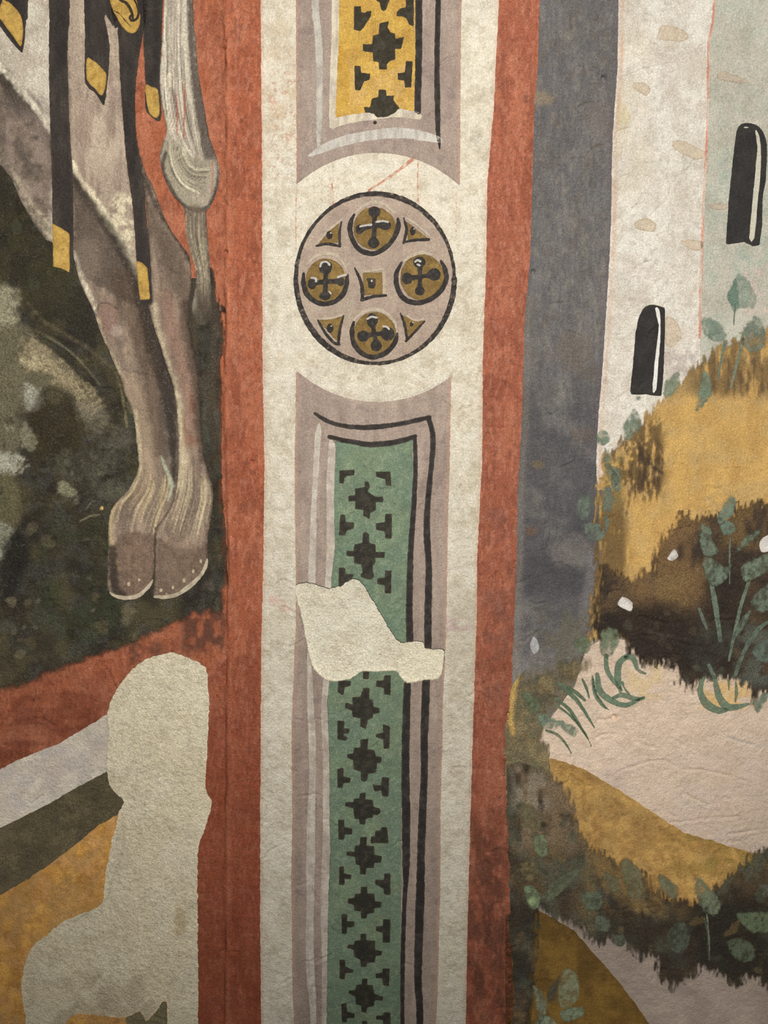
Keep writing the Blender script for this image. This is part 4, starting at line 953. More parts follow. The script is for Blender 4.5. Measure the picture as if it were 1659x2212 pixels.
LLEG = [(146, T_), (270, T_), (262, 0), (262, 160), (270, 256), (277, 347), (289, 422), (297, 505), (303, 600), (308, 656), (320, 659), (331, 701), (347, 747), (359, 786), (374, 831), (381, 870), (385, 920), (386, 981), (383, 1041), (371, 1095), (341, 1138), (336, 1177), (335, 1222), (329, 1252),
        (316, 1270), (298, 1288), (271, 1294), (247, 1288), (234, 1273), (232, 1252), (234, 1192), (235, 1132), (241, 1101), (256, 1080), (283, 1050), (297, 1020), (301, 999), (297, 966), (289, 890), (271, 852), (262, 816), (250, 792), (238, 762), (217, 716), (205, 677), (190, 647), (169, 596), (154, 520), (150, 400), (146, 200)]
layer('leg', Poly(LLEG, 2), M_FUR, (132, 116, 102), 5, p_lleg, an, label='left hind leg', rough=.9)
layer('hoof_rim', Poly(Z(Z3, [(765, 1560), (800, 1590), (850, 1612), (920, 1615), (985, 1600), (1040, 1560), (1095, 1495), (1085, 1540), (1040, 1595), (985, 1632), (910, 1642), (840, 1632), (795, 1605)]), 3), M_WHITE, (186, 172, 146), 6, lambda b: b.tint((150, 134, 112), .5, 10), an, label='pale worn hoof edge')
layer('hoof_rim', Poly(Z(Z3, [(1108, 1612), (1180, 1612), (1260, 1595), (1330, 1550), (1400, 1490), (1450, 1430), (1480, 1350), (1492, 1365), (1478, 1430), (1420, 1510), (1350, 1575), (1270, 1620), (1190, 1636), (1108, 1630)]), 3), M_WHITE, (182, 168, 142), 6, lambda b: b.tint((140, 124, 104), .6, 10), an, label='pale worn hoof edge')
for c_ in ((925, 1530, 12, 17), (1000, 1500, 9, 12), (1155, 1575, 12, 14), (1240, 1555, 10, 14), (1320, 1505, 12, 18), (1385, 1440, 10, 16), (1440, 1368, 10, 16), (1195, 1600, 6, 8)):
    layer('hoof_nail', Poly(Z(Z3, ell(*c_, n=12))), M_WHITE, (178, 160, 130), 6, None, an, rough=.3)

def p_tail(b):
    b.vary(.08, 10, 60).tint((206, 196, 176), .5, 10, 90, thr=.5)
    b.stroke([(412, 0), (416, 120), (430, 220), (445, 300), (455, 350)], [14, 16, 22, 30, 30], (96, 86, 78), .9, 5, 3)
    b.hairs([(356, -60), (354, 100), (352, 200), (372, 300), (410, 345)], [(404, -60), (408, 120), (418, 220), (432, 300), (440, 345)], 70, 3, [(214, 204, 184), (120, 108, 98), (66, 60, 56), (190, 178, 158)], .75, 21, (0, .5), (.6, 1))
    b.poly([(352, 310), (380, 300), (420, 340), (462, 345), (470, 400), (452, 440), (420, 452), (385, 440), (356, 390), (350, 345)], (150, 140, 122), .9, 6, 4, 14)
    b.hairs([(362, 300), (365, 350), (390, 400), (440, 430)], [(400, 320), (412, 350), (430, 362), (462, 356)], 46, 3.2, [(206, 196, 170), (70, 64, 56), (120, 110, 96), (180, 170, 146)], .75, 33, (0, .3), (.7, 1))
    b.stroke([(425, 425), (448, 430), (460, 400), (462, 360)], [16, 24, 22, 14], (168, 154, 138), .6, 8, 4)
    b.stroke([(358, 330), (352, 365), (372, 412), (400, 446), (430, 456), (455, 440), (470, 395), (470, 352)], [8, 8, 9, 9, 10, 8, 6, 3], (74, 68, 62), .85, 3, 2)
    b.stroke([(380, 205), (383, 240), (382, 290)], [2, 4, 2], (160, 84, 60), .7).stroke([(399, 170), (399, 230), (396, 300)], [2, 4, 2], (160, 84, 60), .7).stroke([(459, 350), (459, 390), (457, 420)], [2, 3, 2], (160, 84, 60), .7)
    b.poly([(398, 452), (446, 452), (449, 505), (455, 620), (462, 690), (440, 690), (424, 640), (424, 590), (410, 545), (400, 500)], (114, 100, 86), .85, 4, 3, 12)
    b.hairs([(404, 460), (408, 520), (428, 580), (428, 660)], [(444, 460), (446, 520), (452, 600), (458, 680)], 34, 2.4, [(186, 174, 148), (74, 66, 58), (140, 128, 108)], .7, 41, (0, .4), (.6, 1))
    b.stroke([(401, 462), (402, 505), (412, 545), (424, 582)], 3, (196, 170, 130), .8)
    b.rim((60, 52, 46), 3.5, .6).contrast(1.3, (130, 116, 100), (1, .95, .88))
    b.a *= 1 - .9 * sstep(600, 690, b.v + 30 * (fbm(b.u / 4, b.v / 40, 6) - .5))
TAIL = [(352, T_), (354, 0), (350, 90), (345, 181), (353, 241), (360, 286), (351, 310), (346, 337), (351, 371), (368, 413), (395, 446), (399, 462), (401, 500), (410, 545), (422, 581), (423, 617), (414, 665), (425, 700), (448, 700), (459, 686), (455, 611), (452, 551), (448, 500), (446, 457), (452, 450), (466, 422), (475, 377), (470, 347), (452, 295), (440, 226), (428, 151), (422, 75), (417, 0), (416, T_)]
layer('tail', Poly(TAIL, 3), M_FUR, (164, 152, 136), 5, p_tail, an, label='long hairy tail with a bound tuft', rough=.7)

# ---- harness straps hanging over the haunches
def p_strap(b): b.vary(.14, 30, 90).tint((76, 68, 60), .5, 20, 80, thr=.52).tint((38, 34, 34), .5, 26, 70, thr=.55).rim((74, 64, 54), 5, .45)
def p_gold(b): b.vary(.08, 16).tint((206, 170, 92), .5, 16, thr=.52).tint((160, 122, 56), .45, 12, thr=.58).tint((110, 84, 44), .4, 9, thr=.64, soft=.1).rim((130, 96, 44), 3, .5)
SG = 'dark harness straps with gold pendants'
def strap(label, base, poly, golds, gl):
    t = empty('harness_strap', label, 'harness strap', base, SG)
    layer('strap', Poly(poly, 2), M_BLACK, (54, 47, 43), 6, p_strap, t, rough=.9)
    return t, [layer('gold_pendant', Poly(g_, 2 if s_ else 0), M_GOLD, (188, 150, 76), 7, p_gold, t, label='gold yellow ' + n_, rough=.7) for g_, s_, n_ in golds]
strap('short dark strap with a pointed gold lozenge at the upper left corner', (45, 112), [(L_ + 300, T_), (66, T_), (62, 0), (58, 40), (54, 85), (50, 114), (42, 110), (20, 83), (0, 57), (-30, 20), (-60, -60)],
      [([(7, 2), (14, 4), (26, 10), (45, 32), (51, 55), (50, 80), (46, 104), (30, 80), (0, 40), (0, 22)], 1, 'lozenge')], 0)
strap('long dark strap crossing the haunch, ending in a slanted gold tip by the dark rocks', (133, 592), [(104, T_), (152, T_), (152, 0), (149, 60), (147, 120), (148, 200), (150, 270), (156, 350), (158, 400), (159, 500), (158, 560), (156, 592), (148, 586), (130, 580), (116, 575), (115, 540), (114, 480), (113, 400), (110, 300), (107, 200), (107, 100), (107, 0)],
      [([(114, 484), (132, 492), (151, 505), (151, 590), (132, 580), (116, 576)], 0, 'slanted strap end')], 0)
t3, _ = strap('dark strap with a gold lozenge hanging on the left thigh', (224, 226), [(184, T_), (262, T_), (262, 30), (228, 30), (231, 60), (238, 102), (235, 150), (230, 200), (227, 224), (222, 227), (205, 200), (184, 180), (184, 120), (184, 60)],
      [([(188, 127), (198, 129), (208, 136), (228, 157), (230, 175), (222, 209), (205, 192), (188, 172)], 1, 'lozenge')], 0)
t4, g4 = strap('long dark strap between the legs with a gold disc above and gold tip below', (316, 656), [(236, T_), (320, T_), (318, 0), (312, 60), (304, 100), (300, 130), (294, 180), (292, 230), (293, 270), (297, 310), (302, 336), (312, 407), (318, 490), (321, 505), (326, 596), (328, 655), (303, 658), (298, 611), (292, 505), (284, 420), (273, 347), (266, 256), (259, 151), (255, 60), (240, 20)],
      [([(236, -30), (240, 10), (256, 45), (271, 66), (286, 73), (298, 66), (304, 40), (298, 10), (288, -25), (262, -48)], 1, 'disc with a spiral'), ([(295, 563), (308, 568), (319, 579), (322, 610), (325, 647), (303, 649), (299, 610)], 0, 'strap end')], 0)
layer('black_spiral', [Stroke([(250, -10), (262, 2), (274, 8), (284, 24), (288, 42)], [3, 6, 7, 7, 4]), Stroke([(288, -5), (299, 20), (297, 40), (286, 46), (281, 40), (283, 34)], [3, 5, 5, 5, 5, 4]), Stroke([(247, 25), (258, 30), (270, 44), (283, 58)], [2, 2.5, 2.5, 2])], M_BLACK, (56, 46, 34), 8, None, g4[0], rough=.5)
strap('short dark strap with a gold lozenge against the tail', (338, 259), [(308, T_), (354, T_), (351, 0), (350, 60), (347, 130), (345, 181), (349, 230), (347, 258), (338, 260), (318, 242), (314, 220), (315, 181), (312, 127), (310, 60)],
      [([(315, 184), (328, 189), (341, 194), (344, 218), (346, 241), (340, 256), (324, 246), (317, 217)], 1, 'lozenge')], 0)

# ---- ledge, its shaded face and the ochre ground below
ld_ = empty('stone_ledge', 'sloping pale stone ledge with a dark olive underside at the lower left', 'ledge', (20, 1934))
LT = [(236, 1540), (203, 1561), (127, 1606), (40, 1641), (0, 1662), (-120, 1711), (L_, 1865)]
LM = [(240, 1664), (231, 1666), (156, 1706), (108, 1735), (36, 1771), (0, 1789), (-120, 1842), (L_, 2000)]
LL = [(270, 1750), (253, 1760), (211, 1784), (169, 1820), (121, 1857), (60, 1899), (0, 1934), (-120, 2000), (L_, 2200)]
layer('top_face', Poly([(260, 1528)] + LT + LM[::-1] + [(260, 1660)]), M_LIME, (166, 154, 137), 3, lambda b: b.vary(.06, 40).tint((182, 171, 152), .6, 30, thr=.5).tint((150, 138, 128), .5, 26, 14, thr=.55, ang=-25).tint((152, 144, 136), .5, 30, thr=.55), ld_, holes=HL, label='grey-white upper face', rough=1.2)
layer('under_face', Poly([(285, 1650), (285, 1745)] + LL + LM[::-1]), M_DARK, (72, 64, 46), 2, lambda b: b.vary(.1, 30).tint((88, 78, 56), .5, 40, 16, thr=.52, ang=-28).tint((54, 48, 38), .5, 30, thr=.54), ld_, holes=HL, label='dark olive underside', rough=1.5)
def p_ochreL(b):
    b.vary(.1, 40).tint((166, 124, 60), .6, 40, thr=.5).tint((118, 84, 46), .6, 30, thr=.54).tint((150, 112, 72), .5, 20, thr=.55).tint((104, 70, 38), .4, 14, thr=.6, soft=.12).tint((128, 100, 60), .5, 18, 40, thr=.5, ang=20)
layer('ochre_paint_area', Poly([(L_, 1960), (-120, 1930), (0, 1880), (60, 1850), (160, 1790), (290, 1730), (300, 1900), (250, 2000), (440, 2180), (440, B_), (L_, B_)]), M_EARTH, (140, 101, 49), 1, p_ochreL, holes=HL, ref=(130, 1950), label='yellow ochre ground below the ledge, left of the bare plaster', cat='painted ground')
layer('olive_stripe', Poly([(262, 2170), (300, 2170), (320, 2205), (345, 2170), (370, 2140), (372, B_ - 200), (300, B_ - 200), (292, 2260)]), M_DARK, (72, 66, 48), 2, lambda b: b.vary(.1, 20), holes=HL, label='olive stripe showing below the torn edge of the plaster patch', cat='painted stripe')

# =================================================================== right picture
def p_slate(b):
    b.vary(.08, 30, 90).vary(.06, 16).tint((124, 119, 116), .5, 40, 90, thr=.52).tint((96, 90, 88), .4, 20, 60, thr=.55).tint((138, 130, 116), .4, 7, 12, thr=.62, soft=.08).tint((104, 88, 78), .35, 16, thr=.64, soft=.08).tint((92, 90, 92), .5, 5, 26, thr=.56, soft=.1)
    b.tint((76, 73, 74), .75, 60, thr=.40, soft=.2, box=(1090, 740, 1330, 1420)).tint((66, 64, 66), .6, 50, thr=.45, box=(1100, 1050, 1290, 1460))
    b.poly([(1155, 200), (1190, 205), (1192, 222), (1155, 226)], (150, 130, 100), .6, 6, 5, 9)
    b.poly([(1265, 225), (1310, 222), (1322, 280), (1285, 292), (1262, 262)], (118, 108, 100), .6, 10, 6)
    b.poly([(1200, 740), (1250, 720), (1280, 760), (1262, 800), (1215, 790)], (112, 102, 90), .7, 7, 7, dry=.3).poly([(1255, 790), (1300, 800), (1290, 830), (1262, 818)], (104, 96, 86), .7, 6, 5, dry=.3)
    b.poly([(1238, 930), (1285, 928), (1282, 950), (1240, 948)], (104, 90, 80), .6, 6, 5, dry=.3).blob(1160, 1003, 14, 9, (112, 98, 72), .7).blob(1146, 1146, 12, 10, (110, 84, 66), .6)
    b.poly([(1185, 1180), (1240, 1150), (1275, 1180), (1250, 1220), (1205, 1215)], (112, 104, 98), .65, 10, 9, dry=.3)
    d = b.u - interp(Ct, b.v); b._mix(np.arange(len(b.u)), .45 * np.exp(-((d - 8) / 7) ** 2) * sstep(560, 760, b.v), (128, 118, 104))
    d = b.u - interp(Dt, np.minimum(b.v, 1000)); b._mix(np.arange(len(b.u)), .6 * np.exp(-((d + 7) / 6) ** 2) * sstep(1000, 900, b.v), (104, 92, 94))
    b.stroke([(1280, 1200), (1270, 1270), (1258, 1340), (1240, 1400)], [16, 22, 24, 20], (118, 112, 108), .7, 10, 4, dry=.2)
    b.tint((98, 92, 76), .75, 26, thr=.42, box=(1140, 1290, 1330, 1560)).tint((110, 96, 70), .6, 20, thr=.5, box=(1120, 1420, 1260, 1620))
layer('grey_strip', Poly([(1150, T_), (1152, 0), (1130, 480), (1105, 1000), (1090, 1540), (1098, 1560), (1180, 1560), (1240, 1480), (1280, 1350), (1310, 1200), (1310, 1010)] + side(Dt)[::-1]), M_SLATE, (112, 107, 101), 1, p_slate,
      label='slate grey painted strip between the right red band and the white tower', cat='painted strip', rough=1.0)

tw = empty('tower', 'white painted tower with a pale green shaded side and two arched windows', 'tower', (1430, 960))
def p_tower(b):
    b.vary(.05, 40).tint((234, 226, 210), .55, 30, 60, thr=.5).tint((196, 182, 162), .5, 40, thr=.55).tint((186, 172, 152), .4, 12, thr=.62, soft=.08).tint((222, 208, 182), .5, 50, thr=.5, box=(1290, 20, 1420, 500))
    d = b.u - interp(Dt, np.minimum(b.v, 1000)); b._mix(np.arange(len(b.u)), .7 * np.exp(-((d - 2) / 4) ** 2) * (.3 + .7 * vnoise(b.v / 60, b.v * 0, 9)), (206, 146, 104))
    b.tint((176, 160, 150), .6, 14, thr=.48, box=(1420, 740, 1540, 860)).poly([(1336, 225), (1352, 230), (1360, 260), (1345, 285), (1335, 280)], (206, 188, 146), .7, 5, 4)
layer('lit_wall', Poly([(1342, T_), (1340, 0)] + [(x - 6, v) for x, v in side(Dt)[1:]] + [(1290, 1060), (1420, 1000), (1512, 860)] + [(x + 2, v) for x, v in side(Et)[::-1]]), M_TOWER, (216, 206, 188), 2, p_tower, tw, label='white lit face')
def p_shade(b):
    b.vary(.05, 40, 70).tint((190, 190, 172), .5, 40, 80, thr=.5).tint((166, 158, 138), .45, 50, thr=.55).tint((160, 172, 156), .5, 40, thr=.52, box=(1520, 300, 1680, 680)).tint((196, 184, 166), .5, 24, thr=.55)
    b.tint((200, 176, 160), .6, 14, thr=.5, box=(1590, 560, 1680, 700))
layer('shaded_wall', Poly([(1550, T_), (Q_, T_), (Q_, 760), (1700, 780), (1500, 860)] + [(x - 2, v) for x, v in side(Et)[::-1][1:]]), M_TOWER, (181, 178, 158), 1, p_shade, tw, label='pale green shaded face')
layer('corner_line', Stroke(side(Et)[:-1], [4, 5, 5, 4, 5, 6, 6, 6, 5]), M_RED, (206, 142, 118), 3, lambda b: b.tint((216, 198, 178), .8, 10, 60, thr=.5, soft=.12), tw, label='faint red corner line', rough=1.1, rs=7)
for p in ([(945, 240), (960, 180), (1010, 175), (1110, 205), (1140, 250), (1090, 280), (970, 265)], [(790, 545), (850, 535), (895, 575), (880, 625), (830, 600), (795, 580)], [(1035, 940), (1080, 900), (1240, 975), (1245, 1015), (1190, 1030), (1100, 990)],
          [(800, 1430), (870, 1400), (935, 1440), (920, 1490), (810, 1470)], [(1090, 1545), (1230, 1550), (1220, 1610), (1140, 1595)], [(1325, 500), (1350, 465), (1440, 490), (1540, 530), (1450, 540), (1340, 515)], [(1280, 1310), (1390, 1310), (1385, 1350), (1290, 1340)],
          [(990, 2044), (1050, 2044), (1095, 2124), (1095, 2174), (1040, 2224), (995, 2200)]):
    on_shade = p[0][0] > 1250
    layer('tan_chip', Poly(Z(R1, p), 2), M_LIME, (188, 172, 150) if on_shade else (206, 188, 162), 3, lambda b: b.vary(.05, 12).rim((166, 144, 116), 3, .5), tw, label='small worn tan patch', rough=.9)
def p_win(b): b.vary(.1, 30).tint((62, 58, 54), .4, 20, thr=.55)
w1 = layer('window', Poly(Z(R1, [(1395, 1570), (1385, 1530), (1400, 1300), (1430, 1000), (1450, 850), (1475, 805), (1520, 795), (1570, 805), (1610, 840), (1635, 900), (1645, 980), (1635, 1150), (1615, 1300), (1598, 1575), (1500, 1555)]), 2), M_BLACK, (46, 44, 42), 4, p_win, tw, label='upper arched black window', rough=.6)
layer('white_jamb', Poly(Z(R1, [(1565, 838), (1590, 870), (1605, 960), (1602, 1100), (1578, 1350), (1562, 1532), (1530, 1532), (1550, 1300), (1570, 1080), (1583, 950)]), 2), M_WHITE, (196, 190, 168), 5, None, w1, rough=.5, label='pale window jamb')
layer('white_nick', Poly(Z(R1, [(1488, 826), (1505, 818), (1530, 824), (1510, 830)])), M_WHITE, (190, 184, 164), 5, None, w1, rough=.3)
w2 = layer('window', Poly(Z(R2, [(770, 1025), (785, 880), (805, 650), (830, 540), (870, 482), (920, 472), (978, 488), (993, 515), (990, 700), (985, 850), (972, 1035), (960, 1055), (870, 1045), (790, 1045)]), 2), M_BLACK, (46, 43, 41), 4, p_win, tw, label='lower narrow black window', rough=.6)
layer('white_jamb', Poly(Z(R2, [(928, 494), (955, 503), (963, 600), (960, 720), (946, 880), (936, 1015), (912, 1030), (920, 900), (940, 720), (950, 600)]), 2), M_WHITE, (226, 220, 208), 5, None, w2, rough=.5, label='white window jamb')

# ---- ground
def p_path(b):
    b.vary(.05, 60, 30).tint((211, 189, 167), .5, 60, 30, thr=.5).tint((174, 155, 140), .7, 70, 40, thr=.46, soft=.2, box=(1180, 1590, 1900, 1900)).tint((188, 164, 140), .5, 30, 16, thr=.55).tint((160, 142, 122), .3, 10, thr=.64, soft=.06)
    b.tint((200, 174, 128), .7, 24, thr=.45, box=(1340, 1420, 1440, 1520)).tint((196, 160, 100), .8, 24, thr=.42, box=(1500, 1460, 1640, 1540)).poly([(1440, 1714), (1475, 1720), (1530, 1738), (1470, 1738)], (176, 160, 140), .6, 6, 4)
    b.stroke([(1570, 1590), (1600, 1600), (1642, 1615)], 3, (128, 134, 132), .6).stroke([(1335, 1606), (1345, 1612), (1350, 1620)], 2.5, (140, 140, 126), .5)
layer('garden_walk', Poly([(1094, 1480), (1300, 1380), (Q_, 1380), (Q_, 1940), (1700, 1900), (1560, 1880), (1380, 1860), (1260, 1900), (1094, 1960)]), M_PATH, (202, 179, 155), .5, p_path, label='pinkish buff path crossing the right side between the dark bushes', cat='path', rough=1.2)
def p_bank(b): b.vary(.08, 40).tint((172, 134, 74), .6, 50, 30, thr=.5, ang=30).tint((138, 102, 56), .6, 30, thr=.54).tint((120, 88, 50), .5, 12, thr=.6, soft=.1).tint((116, 96, 46), .6, 24, thr=.45, box=(1420, 1780, 1680, 1900))
layer('ochre_bank', Poly(Z(R4, [(285, 640), (400, 668), (520, 720), (700, 830), (850, 930), (1080, 1080), (1250, 1130), (1440, 1190), (1600, 1220), (2800, 1500), (2800, 1700), (1290, 1500), (900, 1560), (480, 1300), (300, 800), (240, 690)])), M_EARTH, (152, 121, 72), 2, p_bank, label='sloping yellow ochre bank below the pink path', cat='earth bank', rough=1.6)
layer('garden_walk', Poly(Z(R4, [(40, 1480), (400, 1480), (900, 1500), (2800, 1700), (2800, 3300), (700, 3300), (900, 2400), (700, 2312), (500, 2240), (40, 2240)])), M_PATH, (120, 107, 95), .3, lambda b: b.vary(.06, 40).tint((132, 117, 105), .5, 60, 30, thr=.5).tint((108, 94, 84), .5, 40, thr=.55), label='shaded pinkish path at the bottom right under the dark bush', cat='path', rough=1.2)
layer('ochre_bank', Poly(Z(R4, [(200, 1520), (330, 1590), (430, 1650), (560, 1800), (700, 1960), (790, 2080), (880, 2212), (1010, 2480), (1200, 3300), (30, 3300), (30, 1560)])), M_EARTH, (86, 64, 28), 2, lambda b: b.vary(.1, 40).tint((102, 77, 34), .6, 40, 60, thr=.5, ang=-35).tint((64, 47, 22), .6, 30, thr=.54), label='dark ochre curved bank at the bottom, left of the lower path', cat='earth bank', rough=1.2)
def p_hill(b):
    b.vary(.07, 50).tint((202, 162, 94), .55, 60, 90, thr=.5).tint((172, 132, 76), .5, 24, 60, thr=.55).tint((176, 150, 104), .4, 30, thr=.58)
    b.tint((104, 84, 56), .8, 12, 40, thr=.40, soft=.2, box=(1440, 710, 1760, 870)).tint((80, 62, 48), .6, 6, 30, thr=.52, soft=.12, box=(1490, 760, 1720, 870))
    b.tint((92, 72, 44), .85, 9, 16, thr=.44, soft=.12, box=(1290, 880, 1450, 1090)).tint((70, 54, 40), .8, 6, 30, thr=.5, soft=.08, box=(1340, 930, 1440, 1100))
    b.tint((100, 78, 48), .9, 12, 50, thr=.35, soft=.15, box=(1230, 1030, 1370, 1420)).tint((104, 96, 64), .6, 16, thr=.5, box=(1280, 930, 1350, 1120))
    b.stroke([(1380, 970), (1390, 1010), (1385, 1050)], [10, 6, 3], (62, 50, 40), .8, 3, 3).stroke([(1395, 990), (1410, 1010), (1428, 1020)], [8, 7, 5], (60, 48, 38), .8, 3, 3).stroke([(1360, 1060), (1352, 1110)], [5, 3], (66, 52, 42), .7, 3, 3).stroke([(1425, 960), (1430, 1000), (1425, 1018)], [2, 3, 4], (66, 52, 42), .7, 2, 2)
    b.fade(22, 5, 3, amp=1.1)
    b.stroke([(1562, 1010), (1590, 1008), (1615, 1010)], 2, (130, 92, 50), .6)
layer('hillside', Poly([(1290, 985), (1316, 962), (1343, 938), (1386, 894), (1413, 867), (1434, 850), (1471, 810), (1504, 780), (1538, 749), (1578, 726), (1605, 716), (1659, 702), (1780, 670), (Q_, 560), (Q_, 1430), (1659, 1440), (1560, 1425), (1450, 1390), (1350, 1385), (1262, 1390), (1270, 1300), (1278, 1200), (1282, 1100), (1285, 1030)]), M_EARTH, (190, 151, 88), 3, p_hill,
      label='golden ochre hillside at the foot of the tower', cat='hillside', rough=3, rs=9)
def p_scrub(b):
    b.vary(.14, 30).tint((84, 66, 46), .6, 36, thr=.52).tint((44, 38, 34), .6, 46, thr=.5)
    b.tint((116, 90, 58), .85, 30, 60, thr=.38, soft=.15, box=(1330, 1060, 1560, 1330)).tint((112, 88, 54), .75, 20, 60, thr=.45, box=(1540, 1050, 1720, 1200)).tint((104, 82, 56), .6, 26, thr=.45, box=(1270, 1230, 1440, 1330)).tint((120, 96, 60), .6, 20, thr=.5, box=(1400, 1230, 1500, 1320))
    b.tint((98, 92, 72), .5, 26, thr=.5, box=(1330, 1350, 1440, 1480)).tint((96, 104, 92), .45, 30, thr=.5, box=(1440, 1330, 1700, 1500)).stroke([(1400, 1362), (1440, 1374), (1480, 1378)], 4, (150, 134, 120), .6, 3, 3)
    b.blob(1400, 1370, 120, 70, (40, 33, 28), .8, .7).blob(1500, 1420, 110, 50, (42, 35, 30), .7, .7).blob(1560, 1300, 50, 90, (40, 34, 29), .7, .7)
    b.dabs(40, (1290, 1300, 1640, 1480), [(84, 70, 52), (36, 30, 26), (92, 92, 74)], (5, 16), .4, 12)
    b.fade(24, 4.5, 4, amp=1.1)
layer('dark_bush', Poly(Z(R3, [(2500, 420), (2250, 240), (1950, 190), (1659, 230), (1560, 215), (1440, 235), (1380, 330), (1300, 295), (1250, 300), (1220, 262), (1185, 330), (1150, 300), (1080, 290), (1030, 380), (950, 470), (900, 560), (880, 650), (800, 700), (720, 690), (640, 640), (560, 600), (530, 900), (520, 1100), (560, 1140), (640, 1110), (700, 1130), (760, 1230), (830, 1310), (900, 1330), (970, 1300), (1040, 1330), (1050, 1420), (1110, 1450), (1180, 1470), (1240, 1420), (1340, 1390), (1440, 1420), (1500, 1430), (1530, 1550), (1600, 1500), (1700, 1520), (2050, 1440), (2300, 1200), (2560, 1000), (2620, 700)])), M_DARK, (68, 55, 44), 4, p_scrub,
      label='large dark umber bush on the hillside above the pink path', cat='bush', rough=5, rs=10, aniso=2.2)
def p_scrub2(b):
    b.vary(.14, 30).tint((88, 70, 44), .6, 40, thr=.5).tint((40, 34, 30), .6, 50, thr=.5).tint((74, 78, 64), .5, 34, thr=.54)
    b.tint((110, 92, 70), .85, 30, 40, thr=.36, soft=.15, box=(1090, 1620, 1280, 1860)).tint((128, 118, 100), .6, 16, 30, thr=.45, box=(1095, 1640, 1200, 1760)).tint((116, 92, 56), .7, 16, 40, thr=.45, ang=-20, box=(1240, 1780, 1480, 2000)).tint((30, 27, 23), .85, 60, thr=.36, box=(1440, 1900, 1800, 2180)).tint((40, 35, 29), .7, 40, thr=.4, box=(1240, 1900, 1520, 2140)).tint((34, 31, 26), .8, 40, thr=.36, box=(1080, 1880, 1200, 2400))
    b.stroke([(1385, 1960), (1398, 2040), (1410, 2090), (1422, 2120)], 4, (36, 30, 26), .6, 3, 2).stroke([(1520, 1980), (1528, 2020), (1530, 2070)], 3, (92, 100, 84), .5)
    b.dabs(70, (1110, 1760, 1660, 2120), [(84, 80, 56), (36, 31, 25), (70, 76, 58), (100, 82, 50)], (7, 22), .5, 14, asp=(.4, .7))
    b.fade(22, 4.5, 4, amp=1.1, where=sstep(1120, 1160, b.u))
layer('dark_bush', Poly(Z(R4, [(40, 690), (120, 660), (240, 690), (330, 740), (400, 810), (450, 900), (475, 1000), (480, 1090), (540, 1150), (620, 1180), (690, 1240), (740, 1220), (800, 1270), (850, 1300), (920, 1380), (1000, 1440), (1130, 1460), (1210, 1420), (1290, 1340), (1370, 1300), (1430, 1220), (1500, 1160), (1577, 1150), (1900, 1120), (2300, 1250), (2600, 1500), (2500, 1800), (2200, 2080), (1900, 2120), (1650, 2060), (1577, 2040), (1500, 1960), (1450, 1950), (1390, 2010), (1320, 1960), (1280, 1930), (1180, 1890), (1130, 1960), (1060, 1980), (1000, 2020), (950, 1970), (920, 1950), (890, 1830), (850, 1830), (820, 1840), (770, 1800), (720, 1750), (640, 1720), (580, 1760), (520, 1740), (470, 1660), (430, 1640), (380, 1620), (240, 1550), (225, 1800), (200, 2000), (185, 2200), (180, 3300), (60, 3300), (80, 2000), (50, 1500), (40, 1000)])), M_DARK, (64, 54, 41), 4, p_scrub2,
      label='long dark leafy bush trailing across the lower right of the path', cat='bush', rough=4, rs=10, aniso=2.0)
def p_scrub3(b):
    b.vary(.1, 24).tint((134, 118, 84), .6, 24, 40, thr=.5).tint((84, 84, 66), .6, 24, thr=.52).tint((100, 82, 56), .5, 14, thr=.55).fade(24, 8, 3, amp=1.0, where=sstep(1115, 1150, b.u) * sstep(1660, 1600, b.v)).veil(.5, 18, 26, thr=.55, soft=.15, box=(1130, 1400, 1300, 1600))
    b.stroke([(1118, 1450), (1108, 1490), (1102, 1540), (1106, 1580)], [8, 14, 14, 10], (186, 150, 82), .8, 5, 4, 9)
layer('dark_bush', Poly(Z(R4, [(70, 200), (150, 110), (200, 150), (300, 120), (330, 60), (480, 40), (560, 60), (520, 160), (440, 200), (350, 230), (320, 330), (285, 420), (290, 640), (300, 760), (240, 860), (30, 900), (30, 500)])), M_DARK, (108, 96, 70), 3, p_scrub3, label='small olive brown bush at the foot of the grey strip by the red band', cat='bush', rough=4, rs=10, aniso=2.0)

# ---- plants: leaves painted one by one
def p_leaf(b):
    b.vary(.12, 14)
    c = b.c.copy(); f = fbm(b.u / 9, b.v / 14, b.seed, 3)[:, None]
    b.c = c * (.72 + .56 * f)
    b.a *= .80
    b.fade(5, 5, amp=.8).veil(.6, 7, 10, thr=.56, soft=.12)
def p_blade(b):
    b.vary(.12, 12)
    b.c = b.c * (.75 + .5 * fbm(b.u / 7, b.v / 10, b.seed, 3)[:, None])
    b.a *= .92
    b.veil(.4, 6, 9, thr=.62, soft=.1)
def leafpoly(z, p, par, c=(118, 140, 120), lv=5, sm=2, lab=None):
    c = tuple(.72 * a + .28 * g for a, g in zip(c, (112, 114, 96)))
    return layer('leaf', Poly(Z(z, p), sm), M_LEAF, c, lv, p_leaf, par, rough=1.0, rs=7, label=lab)
def stem(z, p, w, par, c=(112, 132, 112), n='stem', lv=5):
    c = tuple(.75 * a + .25 * g for a, g in zip(c, (110, 110, 92)))
    return layer(n, Stroke(Z(z, p), w), M_LEAF, c, lv, p_blade, par, rough=.6, rs=8)
GP = 'grey-green plants painted on the landscape'
def plant(label, at, cat='plant', name='leafy_plant', group=GP): return empty(name, label, cat, at, group)

